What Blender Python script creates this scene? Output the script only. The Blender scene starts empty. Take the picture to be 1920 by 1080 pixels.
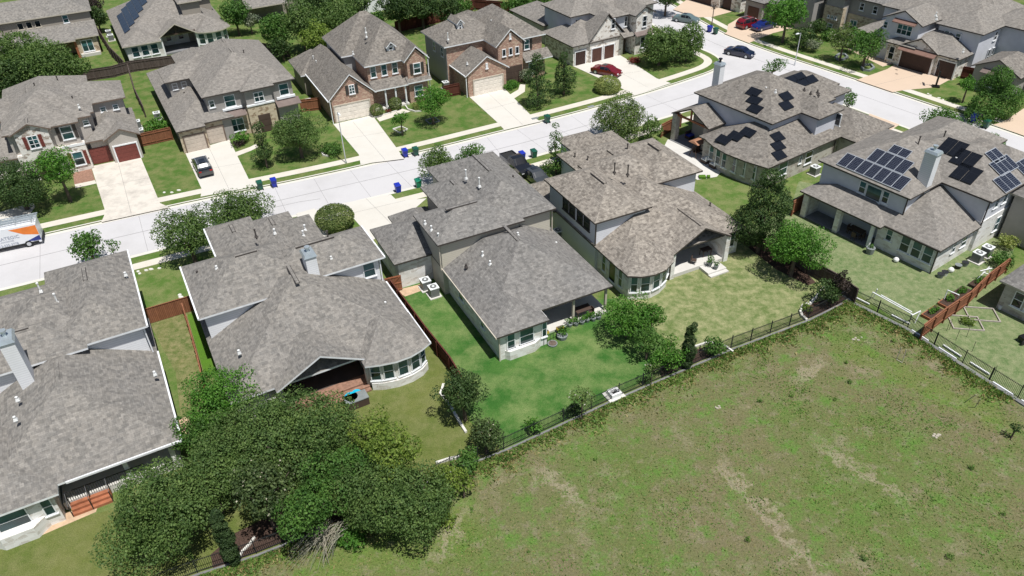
import bpy, math, random
import numpy as np
from math import radians, sin, cos, tan, pi, hypot, atan2
from mathutils import Vector, Matrix
random.seed(7)
SC = bpy.context.scene
COL = SC.collection

# ------------------------------------------------------------------ camera
CAM_H, FPX, PITCH, ROLL = 44.0, 1440.0, radians(36.4), radians(-1.8)
_fw = Vector((0, cos(PITCH), -sin(PITCH))); _rt = Vector((1, 0, 0)); _up = _rt.cross(_fw)
_r = _rt * cos(ROLL) + _up * sin(ROLL); _u = -_rt * sin(ROLL) + _up * cos(ROLL)
cd = bpy.data.cameras.new('camera'); cam = bpy.data.objects.new('camera', cd); COL.objects.link(cam)
cd.sensor_width = 36.0; cd.lens = 36.0 * FPX / 1920.0; cd.clip_start = 0.5; cd.clip_end = 3000
cam.matrix_world = Matrix(((_r.x, _u.x, -_fw.x, 0), (_r.y, _u.y, -_fw.y, 0), (_r.z, _u.z, -_fw.z, CAM_H), (0, 0, 0, 1)))
SC.camera = cam

def W(px, py, z=0.0):
    """world point at height z seen at photo pixel (px, py) of 1920x1080"""
    d = (px - 960) * _r - (py - 540) * _u + FPX * _fw
    t = (z - CAM_H) / d.z
    return (t * d.x, t * d.y)

# ------------------------------------------------------------------ light
SUN_AZ = radians(-55); SUN_EL = radians(69)
wd = bpy.data.worlds.new('World'); SC.world = wd; wd.use_nodes = True
nt = wd.node_tree; sky = nt.nodes.new('ShaderNodeTexSky'); sky.sky_type = 'NISHITA'; sky.sun_disc = False
sky.sun_elevation = SUN_EL; sky.sun_rotation = radians(145)
bg = nt.nodes['Background']; bg.inputs['Strength'].default_value = 0.068
nt.links.new(sky.outputs[0], bg.inputs[0])
sl = bpy.data.lights.new('sun', 'SUN'); sl.energy = 4.9; sl.angle = radians(0.5); sl.color = (1, 0.982, 0.945)
so = bpy.data.objects.new('sun', sl); COL.objects.link(so)
sd = Vector((cos(SUN_AZ) * cos(SUN_EL), sin(SUN_AZ) * cos(SUN_EL), sin(SUN_EL)))
so.rotation_euler = sd.to_track_quat('Z', 'Y').to_euler(); so.location = (0, 0, 60)
SC.view_settings.view_transform = 'Standard'; SC.view_settings.look = 'None'
SC.view_settings.exposure = 0.12; SC.view_settings.gamma = 1.0
SC.render.engine = 'CYCLES'
SC.cycles.max_bounces = 5; SC.cycles.diffuse_bounces = 3; SC.cycles.transparent_max_bounces = 6

# ------------------------------------------------------------------ materials
MATS = {}
def newmat(name, rough=0.8, spec=0.3):
    m = bpy.data.materials.new(name); m.use_nodes = True
    b = m.node_tree.nodes['Principled BSDF']; b.inputs['Roughness'].default_value = rough
    b.inputs['Specular IOR Level'].default_value = spec
    MATS[name] = m
    return m, m.node_tree, b
def N(nt, t, **kw):
    n = nt.nodes.new(t)
    for k, v in kw.items(): setattr(n, k, v)
    return n
def mixc(nt, fac, a, b, mode='MIX'):
    n = N(nt, 'ShaderNodeMix', data_type='RGBA', blend_type=mode)
    for s, v in ((0, fac), (6, a), (7, b)):
        if isinstance(v, (int, float)): n.inputs[s].default_value = v
        elif isinstance(v, tuple): n.inputs[s].default_value = v if len(v) == 4 else v + (1,)
        else: nt.links.new(v, n.inputs[s])
    return n.outputs[2]
def noise(nt, vec, scale, detail=3, rough=0.6, lo=0.0, hi=1.0):
    n = N(nt, 'ShaderNodeTexNoise'); n.inputs['Scale'].default_value = scale
    n.inputs['Detail'].default_value = detail; n.inputs['Roughness'].default_value = rough
    if vec is not None: nt.links.new(vec, n.inputs['Vector'])
    if (lo, hi) == (0.0, 1.0): return n.outputs[0]
    r = N(nt, 'ShaderNodeMapRange'); r.inputs[1].default_value = lo; r.inputs[2].default_value = hi
    nt.links.new(n.outputs[0], r.inputs[0]); return r.outputs[0]
def coord(nt, kind='Object', scale=None):
    c = N(nt, 'ShaderNodeTexCoord').outputs[kind]
    if scale:
        m = N(nt, 'ShaderNodeMapping'); m.inputs['Scale'].default_value = scale; nt.links.new(c, m.inputs[0]); c = m.outputs[0]
    return c
def worldpos(nt): return N(nt, 'ShaderNodeNewGeometry').outputs['Position']
def bump(nt, b, h, strength=0.4, dist=0.05):
    n = N(nt, 'ShaderNodeBump'); n.inputs['Strength'].default_value = strength; n.inputs['Distance'].default_value = dist
    nt.links.new(h, n.inputs['Height']); nt.links.new(n.outputs[0], b.inputs['Normal'])

def plain(name, c, rough=0.6, spec=0.4, metal=0.0, var=0.12, vs=1.5):
    m, nt, b = newmat(name, rough, spec); b.inputs['Metallic'].default_value = metal
    n = noise(nt, worldpos(nt), vs, 4, 0.6, 0.3, 0.7)
    d = tuple(x * (1 - var) for x in c); l = tuple(min(1, x * (1 + var)) for x in c)
    nt.links.new(mixc(nt, n, d, l), b.inputs[0]); return m

def shingle(name, ca, cb, cc):
    m, nt, b = newmat(name, 0.95, 0.12)
    uv = coord(nt, 'UV')
    def brick(w, h, c1, c2, ms, off=0.5):
        br = N(nt, 'ShaderNodeTexBrick', offset=off); nt.links.new(uv, br.inputs[0])
        for k_, v_ in (('Scale', 1), ('Brick Width', w), ('Row Height', h), ('Mortar Size', ms), ('Mortar Smooth', 0.1), ('Bias', 0)): br.inputs[k_].default_value = v_
        br.inputs['Color1'].default_value = c1 + (1,); br.inputs['Color2'].default_value = c2 + (1,); br.inputs['Mortar'].default_value = tuple(x * 0.6 for x in ca) + (1,); return br
    lo = tuple(x * 0.8 for x in ca); hi = tuple(x * 1.12 for x in cb)
    b1 = brick(0.33, 0.145, lo, hi, 0.006); b2 = brick(0.24, 0.30, ca, cc, 0.0, 0.37)
    c1 = mixc(nt, 0.45, b1.outputs[0], b2.outputs[0])
    ms_ = N(nt, 'ShaderNodeMapping'); ms_.inputs['Scale'].default_value = (2.2, 0.9, 1); nt.links.new(uv, ms_.inputs[0]); n1 = noise(nt, ms_.outputs[0], 4.5, 3, 0.7, 0.3, 0.7); c1 = mixc(nt, n1, mixc(nt, 1.0, c1, (0.84, 0.84, 0.85), 'MULTIPLY'), mixc(nt, 1.0, c1, (1.16, 1.15, 1.14), 'MULTIPLY'))
    big = noise(nt, worldpos(nt), 0.3, 4, 0.7, 0.3, 0.7)
    c1 = mixc(nt, big, mixc(nt, 1.0, c1, (0.97, 0.97, 0.97), 'MULTIPLY'), mixc(nt, 1.0, c1, (1.06, 1.045, 1.02), 'MULTIPLY'))
    nt.links.new(c1, b.inputs[0]); bump(nt, b, b1.outputs[1], -0.4, 0.02)
    return m
# (a, b, highlight flecks)
shingle('shingle_grey', (0.15, 0.143, 0.133), (0.212, 0.202, 0.188), (0.32, 0.296, 0.265))
shingle('shingle_charcoal', (0.136, 0.131, 0.125), (0.206, 0.199, 0.189), (0.285, 0.27, 0.252))
shingle('shingle_brown', (0.14, 0.124, 0.108), (0.285, 0.258, 0.225), (0.40, 0.36, 0.31))
shingle('shingle_tan', (0.175, 0.163, 0.148), (0.235, 0.22, 0.2), (0.3, 0.275, 0.248))
shingle('shingle_taupe', (0.13, 0.119, 0.107), (0.215, 0.2, 0.18), (0.29, 0.262, 0.23))

def siding(name, c, pitch=0.2):
    m, nt, b = newmat(name, 0.75, 0.3)
    w = N(nt, 'ShaderNodeTexWave', wave_type='BANDS', bands_direction='Y', wave_profile='SAW')
    nt.links.new(coord(nt, 'UV'), w.inputs[0]); w.inputs['Scale'].default_value = 2 * pi / (20 * pitch); w.inputs['Distortion'].default_value = 0
    r = N(nt, 'ShaderNodeMapRange'); r.inputs[1].default_value = 0.0; r.inputs[2].default_value = 0.25; nt.links.new(w.outputs['Fac'], r.inputs[0])
    n = noise(nt, worldpos(nt), 0.8, 4, 0.6, 0.3, 0.7)
    base = mixc(nt, n, tuple(x * 0.92 for x in c), c)
    nt.links.new(mixc(nt, r.outputs[0], tuple(x * 0.72 for x in c), base), b.inputs[0]); return m
siding('siding_white', (0.78, 0.785, 0.8)); siding('siding_tan', (0.56, 0.52, 0.43)); siding('siding_grey', (0.42, 0.42, 0.42))
siding('siding_light', (0.7, 0.71, 0.74)); siding('siding_taupe', (0.33, 0.295, 0.25))
for n_, c_ in dict(stucco_grey=(0.6, 0.61, 0.65), stucco_beige=(0.46, 0.42, 0.38), stucco_taupe=(0.33, 0.31, 0.29), stucco_cream=(0.62, 0.6, 0.56)).items():
    plain(n_, c_, 0.9, 0.2, var=0.07, vs=0.8)

def masonry(name, c1, c2, c3, mortar, bw=0.45, rh=0.2, jit=0.5, rough=0.9):
    m, nt, b = newmat(name, rough, 0.2)
    uv = coord(nt, 'UV')
    nn = N(nt, 'ShaderNodeTexNoise'); nn.inputs['Scale'].default_value = 1.3; nt.links.new(uv, nn.inputs[0])
    add = mixc(nt, 0.02 * jit, uv, nn.outputs['Color'], 'ADD')
    br = N(nt, 'ShaderNodeTexBrick', offset=0.5); nt.links.new(add, br.inputs[0]); br.inputs['Scale'].default_value = 1
    br.inputs['Brick Width'].default_value = bw; br.inputs['Row Height'].default_value = rh
    br.inputs['Mortar Size'].default_value = 0.014; br.inputs['Bias'].default_value = 0.0
    br.inputs['Color1'].default_value = c1 + (1,); br.inputs['Color2'].default_value = c2 + (1,); br.inputs['Mortar'].default_value = mortar + (1,)
    v = N(nt, 'ShaderNodeTexVoronoi'); mp = N(nt, 'ShaderNodeMapping'); mp.inputs['Scale'].default_value = (1 / bw, 1 / rh, 1)
    nt.links.new(uv, mp.inputs[0]); nt.links.new(mp.outputs[0], v.inputs[0]); v.inputs['Scale'].default_value = 1
    sp = N(nt, 'ShaderNodeSeparateColor'); nt.links.new(v.outputs['Color'], sp.inputs[0])
    g = N(nt, 'ShaderNodeMapRange'); g.inputs[1].default_value = 0.66; g.inputs[2].default_value = 0.8; nt.links.new(sp.outputs[0], g.inputs[0])
    c = mixc(nt, g.outputs[0], br.outputs[0], c3)
    nt.links.new(mixc(nt, br.outputs[1], c, mortar), b.inputs[0]); bump(nt, b, br.outputs[1], -0.4, 0.02)
    return m
masonry('limestone', (0.68, 0.665, 0.63), (0.78, 0.77, 0.75), (0.58, 0.545, 0.5), (0.74, 0.73, 0.71), 0.6, 0.28)
masonry('whitestone', (0.7, 0.66, 0.6), (0.78, 0.75, 0.7), (0.36, 0.3, 0.25), (0.7, 0.67, 0.62), 0.5, 0.3)
masonry('tanstone', (0.46, 0.38, 0.27), (0.56, 0.47, 0.34), (0.28, 0.2, 0.13), (0.5, 0.44, 0.35), 0.4, 0.25)
masonry('redbrick', (0.30, 0.155, 0.11), (0.42, 0.24, 0.17), (0.52, 0.37, 0.26), (0.42, 0.36, 0.31), 0.3, 0.14)
masonry('beigestone', (0.42, 0.39, 0.35), (0.5, 0.47, 0.42), (0.34, 0.3, 0.26), (0.48, 0.46, 0.42), 0.55, 0.3)

plain('trim_white', (0.75, 0.76, 0.77), 0.5); plain('trim_dark', (0.06, 0.05, 0.045), 0.5); plain('trim_brown', (0.16, 0.115, 0.09), 0.6)
plain('trim_tan', (0.5, 0.45, 0.37), 0.6); plain('copper', (0.2, 0.115, 0.09), 0.5); plain('metal_roof', (0.17, 0.13, 0.115), 0.45, 0.5); plain('zinc', (0.46, 0.51, 0.53), 0.35, 0.5, 0.5)
plain('vent_white', (0.72, 0.72, 0.7), 0.5); plain('vent_dark', (0.07, 0.06, 0.055), 0.5); plain('maroon', (0.17, 0.045, 0.035), 0.55)
plain('door_beige', (0.5, 0.43, 0.36), 0.6); plain('door_white', (0.74, 0.68, 0.6), 0.6); plain('door_brown', (0.085, 0.036, 0.026), 0.6); plain('door_dark', (0.045, 0.022, 0.018), 0.6)
plain('dark_wood', (0.07, 0.045, 0.035), 0.7); plain('redwood', (0.33, 0.125, 0.065), 0.75, 0.2, var=0.25); plain('patio_floor', (0.2, 0.2, 0.205), 0.8); plain('shaded_floor', (0.07, 0.055, 0.05), 0.8); plain('rock', (0.38, 0.34, 0.27), 0.95)
plain('bronze', (0.05, 0.045, 0.04), 0.4); plain('black', (0.012, 0.012, 0.014), 0.35); plain('iron', (0.02, 0.022, 0.025), 0.5); plain('rubber', (0.02, 0.02, 0.02), 0.8)
plain('steel', (0.6, 0.62, 0.64), 0.35, 0.5, 0.6); plain('ac_metal', (0.16, 0.165, 0.165), 0.5); plain('ac_top', (0.72, 0.74, 0.74), 0.5)
plain('bin_blue', (0.012, 0.03, 0.36), 0.4, 0.5); plain('bin_green', (0.01, 0.085, 0.055), 0.4, 0.5); plain('bin_bright_green', (0.01, 0.19, 0.11), 0.4, 0.5)
plain('white_plastic', (0.8, 0.8, 0.8), 0.4); plain('turquoise', (0.01, 0.42, 0.62), 0.4); plain('yellow', (0.7, 0.5, 0.08), 0.5)
plain('clay', (0.34, 0.17, 0.1), 0.8); plain('stone_edge', (0.62, 0.6, 0.55), 0.85); plain('mulch', (0.07, 0.045, 0.035), 0.95, 0.1, var=0.4, vs=9)
plain('cushion', (0.75, 0.75, 0.73), 0.8); plain('grey_pot', (0.2, 0.22, 0.22), 0.7); plain('bark', (0.13, 0.1, 0.08), 0.95, 0.1, var=0.3, vs=5); plain('bark_pale', (0.36, 0.32, 0.28), 0.95, 0.1, var=0.2, vs=5)
plain('van_white', (0.74, 0.75, 0.77), 0.3, 0.5, var=0.02); plain('van_orange', (0.75, 0.2, 0.03), 0.35); plain('van_navy', (0.02, 0.035, 0.2), 0.35); plain('van_text', (0.32, 0.35, 0.42), 0.5)
plain('brick_paver', (0.27, 0.155, 0.11), 0.85, 0.2, var=0.3, vs=4); plain('sand', (0.5, 0.36, 0.24), 0.95, 0.1, var=0.2, vs=2)

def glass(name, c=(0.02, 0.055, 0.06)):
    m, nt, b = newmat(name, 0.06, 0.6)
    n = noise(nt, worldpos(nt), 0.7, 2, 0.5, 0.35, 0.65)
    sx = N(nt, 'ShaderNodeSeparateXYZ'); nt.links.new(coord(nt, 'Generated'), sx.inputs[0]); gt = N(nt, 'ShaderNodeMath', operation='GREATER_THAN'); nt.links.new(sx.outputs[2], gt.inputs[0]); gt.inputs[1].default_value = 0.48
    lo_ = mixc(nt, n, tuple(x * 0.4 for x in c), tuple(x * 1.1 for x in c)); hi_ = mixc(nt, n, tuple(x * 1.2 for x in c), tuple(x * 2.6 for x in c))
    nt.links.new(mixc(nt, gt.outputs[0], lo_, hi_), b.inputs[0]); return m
glass('glass_teal'); glass('glass_dark', (0.012, 0.016, 0.02)); glass('glass_car', (0.01, 0.012, 0.016))
def paint(name, c):
    m, nt, b = newmat(name, 0.28, 0.5); b.inputs[0].default_value = c + (1,); b.inputs['Coat Weight'].default_value = 0.8; b.inputs['Coat Roughness'].default_value = 0.05
    n = noise(nt, worldpos(nt), 3, 2); nt.links.new(mixc(nt, n, c, tuple(x * 0.85 for x in c)), b.inputs[0])
paint('paint_grey', (0.05, 0.055, 0.06)); paint('paint_red', (0.15, 0.004, 0.008)); paint('paint_crimson', (0.2, 0.008, 0.016)); paint('paint_navy', (0.008, 0.012, 0.045))
paint('paint_blue', (0.006, 0.016, 0.13)); paint('paint_black', (0.01, 0.01, 0.012)); paint('paint_teal', (0.12, 0.17, 0.17)); paint('paint_beige', (0.3, 0.29, 0.26))
m, nt_, b_ = newmat('tail_light', 0.3); b_.inputs[0].default_value = (0.35, 0.01, 0.01, 1)
plain('head_light', (0.7, 0.7, 0.7), 0.2)

def solar(name, cell, line, cw, ch, lw):
    m, nt, b = newmat(name, 0.22, 0.5)
    br = N(nt, 'ShaderNodeTexBrick', offset=0.0); nt.links.new(coord(nt, 'UV'), br.inputs[0]); br.inputs['Scale'].default_value = 1
    br.inputs['Brick Width'].default_value = cw; br.inputs['Row Height'].default_value = ch; br.inputs['Mortar Size'].default_value = lw
    br.inputs['Color1'].default_value = cell + (1,); br.inputs['Color2'].default_value = cell + (1,); br.inputs['Mortar'].default_value = line + (1,)
    nt.links.new(br.outputs[0], b.inputs[0])
solar('solar_grid', (0.007, 0.009, 0.02), (0.2, 0.22, 0.26), 0.2, 0.2, 0.006)
solar('solar_black', (0.008, 0.009, 0.012), (0.02, 0.022, 0.026), 0.9, 0.9, 0.01)
solar('solar_blue', (0.01, 0.015, 0.034), (0.03, 0.04, 0.06), 1.0, 1.7, 0.012)

def lawn(name, c1, c2, c3, s=0.22, fine=14, lo=0.42, hi=0.66, ms=1.6):
    m, nt, b = newmat(name, 0.95, 0.1); p = worldpos(nt)
    a = noise(nt, p, s, 5, 0.62, lo, hi); f = noise(nt, p, fine, 3, 0.75, 0.3, 0.7); mm = noise(nt, p, ms, 6, 0.72, 0.4, 0.66)
    c = mixc(nt, a, c1, c2); c = mixc(nt, mixf(nt, mm, 0.75), c, c3)
    c = mixc(nt, f, mixc(nt, 1.0, c, (0.62, 0.62, 0.6), 'MULTIPLY'), mixc(nt, 1.0, c, (1.35, 1.32, 1.3), 'MULTIPLY'))
    nt.links.new(c, b.inputs[0]); bump(nt, b, noise(nt, p, 9, 4, 0.8), 0.6, 0.12); return m
def mixf(nt, v, k):
    n = N(nt, 'ShaderNodeMath', operation='MULTIPLY'); nt.links.new(v, n.inputs[0]); n.inputs[1].default_value = k; return n.outputs[0]
lawn('lawn_green', (0.085, 0.155, 0.032), (0.125, 0.18, 0.05), (0.22, 0.225, 0.1), 0.3, ms=0.6)
lawn('lawn_lush', (0.038, 0.122, 0.022), (0.068, 0.155, 0.034), (0.21, 0.26, 0.1), 0.22, lo=0.42, hi=0.58, ms=0.4)
lawn('lawn_olive', (0.1, 0.135, 0.032), (0.14, 0.16, 0.046), (0.19, 0.195, 0.08), ms=0.8)
lawn('lawn_pale', (0.14, 0.185, 0.066), (0.115, 0.165, 0.05), (0.38, 0.36, 0.2), 0.25, ms=1.1)
lawn('lawn_mint', (0.115, 0.175, 0.065), (0.17, 0.215, 0.1), (0.29, 0.3, 0.17), 0.3)
lawn('lawn_dry', (0.1, 0.14, 0.04), (0.155, 0.165, 0.06), (0.3, 0.26, 0.14), 0.35)
lawn('lawn_bright', (0.085, 0.19, 0.02), (0.11, 0.21, 0.03), (0.08, 0.16, 0.025))
lawn('lawn_deep', (0.068, 0.138, 0.026), (0.105, 0.16, 0.042), (0.2, 0.2, 0.085), 0.3, ms=0.6)
# rough meadow: olive, brown, green patches, bare tracks
m, nt, b = newmat('meadow', 0.97, 0.05); p = worldpos(nt)
c = mixc(nt, noise(nt, p, 0.10, 6, 0.65, 0.39, 0.6), (0.13, 0.168, 0.053), (0.18, 0.162, 0.088))
c = mixc(nt, noise(nt, p, 0.5, 7, 0.75, 0.49, 0.64), c, (0.115, 0.21, 0.045))
mp = N(nt, 'ShaderNodeMapping'); mp.inputs['Location'].default_value = (31, 12, 0); nt.links.new(p, mp.inputs[0])
bare = noise(nt, mp.outputs[0], 0.26, 8, 0.75, 0.56, 0.72)
def track(nt, p, a, b_, wid):
    ang = atan2(b_[1] - a[1], b_[0] - a[0]); q = N(nt, 'ShaderNodeVectorMath', operation='SUBTRACT'); nt.links.new(p, q.inputs[0]); q.inputs[1].default_value = (a[0], a[1], 0)
    def dot(v):
        d = N(nt, 'ShaderNodeVectorMath', operation='DOT_PRODUCT'); nt.links.new(q.outputs[0], d.inputs[0]); d.inputs[1].default_value = v; return d.outputs['Value']
    wob = N(nt, 'ShaderNodeMapRange'); nt.links.new(noise(nt, p, 0.7, 6, 0.75), wob.inputs[0]); wob.inputs[1].default_value = 0.25; wob.inputs[2].default_value = 0.75; wob.inputs[3].default_value = -1.6; wob.inputs[4].default_value = 1.6
    ad = N(nt, 'ShaderNodeMath', operation='ADD'); nt.links.new(dot((-sin(ang), cos(ang), 0)), ad.inputs[0]); nt.links.new(wob.outputs[0], ad.inputs[1])
    ab = N(nt, 'ShaderNodeMath', operation='ABSOLUTE'); nt.links.new(ad.outputs[0], ab.inputs[0])
    r = N(nt, 'ShaderNodeMapRange'); nt.links.new(ab.outputs[0], r.inputs[0]); r.inputs[1].default_value = wid; r.inputs[2].default_value = wid * 0.3; 
    L = hypot(b_[0] - a[0], b_[1] - a[1]); al = dot((cos(ang), sin(ang), 0)); e = N(nt, 'ShaderNodeMapRange'); nt.links.new(al, e.inputs[0]); e.inputs[1].default_value = -0.8; e.inputs[2].default_value = 1.5
    e2 = N(nt, 'ShaderNodeMapRange'); nt.links.new(al, e2.inputs[0]); e2.inputs[1].default_value = L + 1; e2.inputs[2].default_value = L - 1.5
    m1 = N(nt, 'ShaderNodeMath', operation='MULTIPLY'); nt.links.new(r.outputs[0], m1.inputs[0]); nt.links.new(e.outputs[0], m1.inputs[1]); m2 = N(nt, 'ShaderNodeMath', operation='MULTIPLY'); nt.links.new(m1.outputs[0], m2.inputs[0]); nt.links.new(e2.outputs[0], m2.inputs[1]); return m2.outputs[0]
def mx(nt, a, b_):
    n = N(nt, 'ShaderNodeMath', operation='MAXIMUM'); nt.links.new(a, n.inputs[0]); nt.links.new(b_, n.inputs[1]); return n.outputs[0]
for A_, B_, w_ in ((W(1345, 860), W(1545, 1090), 0.55), (W(1490, 720), W(1545, 670), 0.7), (W(1530, 830), W(1700, 940), 0.5), (W(1000, 870), W(1100, 960), 0.6), (W(880, 950), W(800, 1060), 0.6)):
    bare = mx(nt, bare, track(nt, p, A_, B_, w_))
grn = mx(nt, track(nt, p, W(560, 1060), W(900, 960), 5.0), track(nt, p, W(1560, 640), W(1900, 800), 2.0)); c = mixc(nt, mixf(nt, grn, 0.6), c, (0.135, 0.2, 0.042))
c = mixc(nt, mixf(nt, bare, 0.62), c, (0.36, 0.30, 0.225))
mp2 = N(nt, 'ShaderNodeMapping'); mp2.inputs['Location'].default_value = (-17, 55, 0); nt.links.new(p, mp2.inputs[0])
c = mixc(nt, noise(nt, mp2.outputs[0], 0.9, 6, 0.75, 0.52, 0.76), c, (0.27, 0.22, 0.165))
f = noise(nt, p, 6.5, 6, 0.9, 0.34, 0.66)
c = mixc(nt, f, mixc(nt, 1.0, c, (0.5, 0.54, 0.5), 'MULTIPLY'), mixc(nt, 1.0, c, (1.36, 1.34, 1.3), 'MULTIPLY'))
nt.links.new(c, b.inputs[0]); bump(nt, b, noise(nt, p, 6, 5, 0.85), 0.6, 0.2)

def concrete(name, c, dirt, ds=0.5):
    m, nt, b = newmat(name, 0.9, 0.2); p = worldpos(nt)
    a = noise(nt, p, ds, 6, 0.7, 0.45, 0.75)
    k = mixc(nt, mixf(nt, a, 0.55), c, dirt); k = mixc(nt, noise(nt, p, 14, 3, 0.7, 0.3, 0.7), mixc(nt, 1.0, k, (0.93, 0.93, 0.93), 'MULTIPLY'), k)
    nt.links.new(k, b.inputs[0]); return m
concrete('road', (0.53, 0.515, 0.515), (0.42, 0.405, 0.40), 0.16); concrete('walkway', (0.62, 0.575, 0.50), (0.48, 0.44, 0.36))
concrete('kerb', (0.64, 0.61, 0.55), (0.52, 0.5, 0.44)); concrete('drive_white', (0.6, 0.57, 0.515), (0.52, 0.48, 0.42), 0.3); concrete('drive_stained', (0.62, 0.57, 0.5), (0.22, 0.2, 0.18), 0.55)
concrete('drive_pink', (0.58, 0.45, 0.34), (0.52, 0.4, 0.3), 0.3); concrete('retaining', (0.17, 0.17, 0.17), (0.33, 0.32, 0.3), 0.7); concrete('patio', (0.6, 0.58, 0.54), (0.45, 0.42, 0.38))
plain('joint', (0.2, 0.19, 0.19), 0.9, 0.1)
def boards(name, c1, c2):
    m, nt, b = newmat(name, 0.9, 0.1)
    br = N(nt, 'ShaderNodeTexBrick', offset=0.0); nt.links.new(coord(nt, 'UV'), br.inputs[0]); br.inputs['Scale'].default_value = 1
    br.inputs['Brick Width'].default_value = 0.15; br.inputs['Row Height'].default_value = 9; br.inputs['Mortar Size'].default_value = 0.012
    br.inputs['Color1'].default_value = c1 + (1,); br.inputs['Color2'].default_value = c2 + (1,); br.inputs['Mortar'].default_value = tuple(x * 0.3 for x in c1) + (1,)
    n = noise(nt, worldpos(nt), 2.5, 4, 0.7, 0.3, 0.7)
    nt.links.new(mixc(nt, n, mixc(nt, 1.0, br.outputs[0], (0.75, 0.75, 0.78), 'MULTIPLY'), br.outputs[0]), b.inputs[0])
boards('cedar', (0.33, 0.145, 0.08), (0.26, 0.11, 0.06)); boards('cedar_dark', (0.15, 0.055, 0.04), (0.12, 0.045, 0.03)); boards('weathered', (0.105, 0.08, 0.068), (0.145, 0.115, 0.1))

def leafmat(name, c1, c2, c3=None, flower=None):
    m, nt, b = newmat(name, 0.6, 0.25)
    r = N(nt, 'ShaderNodeNewGeometry').outputs['Random Per Island']
    c = mixc(nt, r, c1, c2)
    n = noise(nt, worldpos(nt), 0.75, 4, 0.65, 0.36, 0.64); c = mixc(nt, n, mixc(nt, 1.0, c, (1.35, 1.3, 1.15), 'MULTIPLY'), mixc(nt, 1.0, c, c3 or (0.72, 0.8, 0.74), 'MULTIPLY'))
    if flower:
        g = N(nt, 'ShaderNodeMath', operation='GREATER_THAN'); nt.links.new(r, g.inputs[0]); g.inputs[1].default_value = flower[1]; c = mixc(nt, g.outputs[0], c, flower[0])
    nt.links.new(c, b.inputs[0])
    t = N(nt, 'ShaderNodeBsdfTranslucent'); nt.links.new(mixc(nt, 1.0, c, (1.0, 1.35, 0.55), 'MULTIPLY'), t.inputs[0])
    ms = N(nt, 'ShaderNodeMixShader'); ms.inputs[0].default_value = 0.3
    nt.links.new(b.outputs[0], ms.inputs[1]); nt.links.new(t.outputs[0], ms.inputs[2])
    nt.links.new(ms.outputs[0], nt.nodes['Material Output'].inputs[0]); return m
leafmat('leaf_oak', (0.06, 0.112, 0.03), (0.13, 0.19, 0.06)); leafmat('leaf_dark', (0.032, 0.066, 0.021), (0.076, 0.122, 0.04))
leafmat('leaf_bright', (0.052, 0.15, 0.02), (0.115, 0.24, 0.04)); leafmat('leaf_mid', (0.045, 0.112, 0.022), (0.1, 0.19, 0.042))
leafmat('leaf_lime', (0.11, 0.17, 0.03), (0.19, 0.25, 0.05)); leafmat('leaf_magnolia', (0.03, 0.055, 0.016), (0.11, 0.15, 0.06), flower=((0.6, 0.55, 0.42), 0.988))
leafmat('leaf_burgundy', (0.03, 0.022, 0.024), (0.06, 0.045, 0.04)); leafmat('leaf_silver', (0.14, 0.16, 0.12), (0.24, 0.26, 0.2)); leafmat('leaf_myrtle', (0.075, 0.12, 0.03), (0.16, 0.21, 0.075), flower=((0.45, 0.42, 0.36), 0.93))
leafmat('leaf_cypress', (0.03, 0.06, 0.022), (0.06, 0.095, 0.035)); leafmat('leaf_hedge', (0.07, 0.11, 0.03), (0.2, 0.23, 0.09)); leafmat('leaf_yellow', (0.16, 0.2, 0.06), (0.3, 0.32, 0.12)); leafmat('twig_grey', (0.26, 0.235, 0.21), (0.4, 0.37, 0.33))
leafmat('weed', (0.17, 0.19, 0.07), (0.3, 0.27, 0.14), c3=(1.15, 0.95, 0.85)); leafmat('weed_green', (0.1, 0.19, 0.04), (0.17, 0.26, 0.065)); leafmat('leaf_red', (0.1, 0.02, 0.02), (0.2, 0.05, 0.04))

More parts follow.
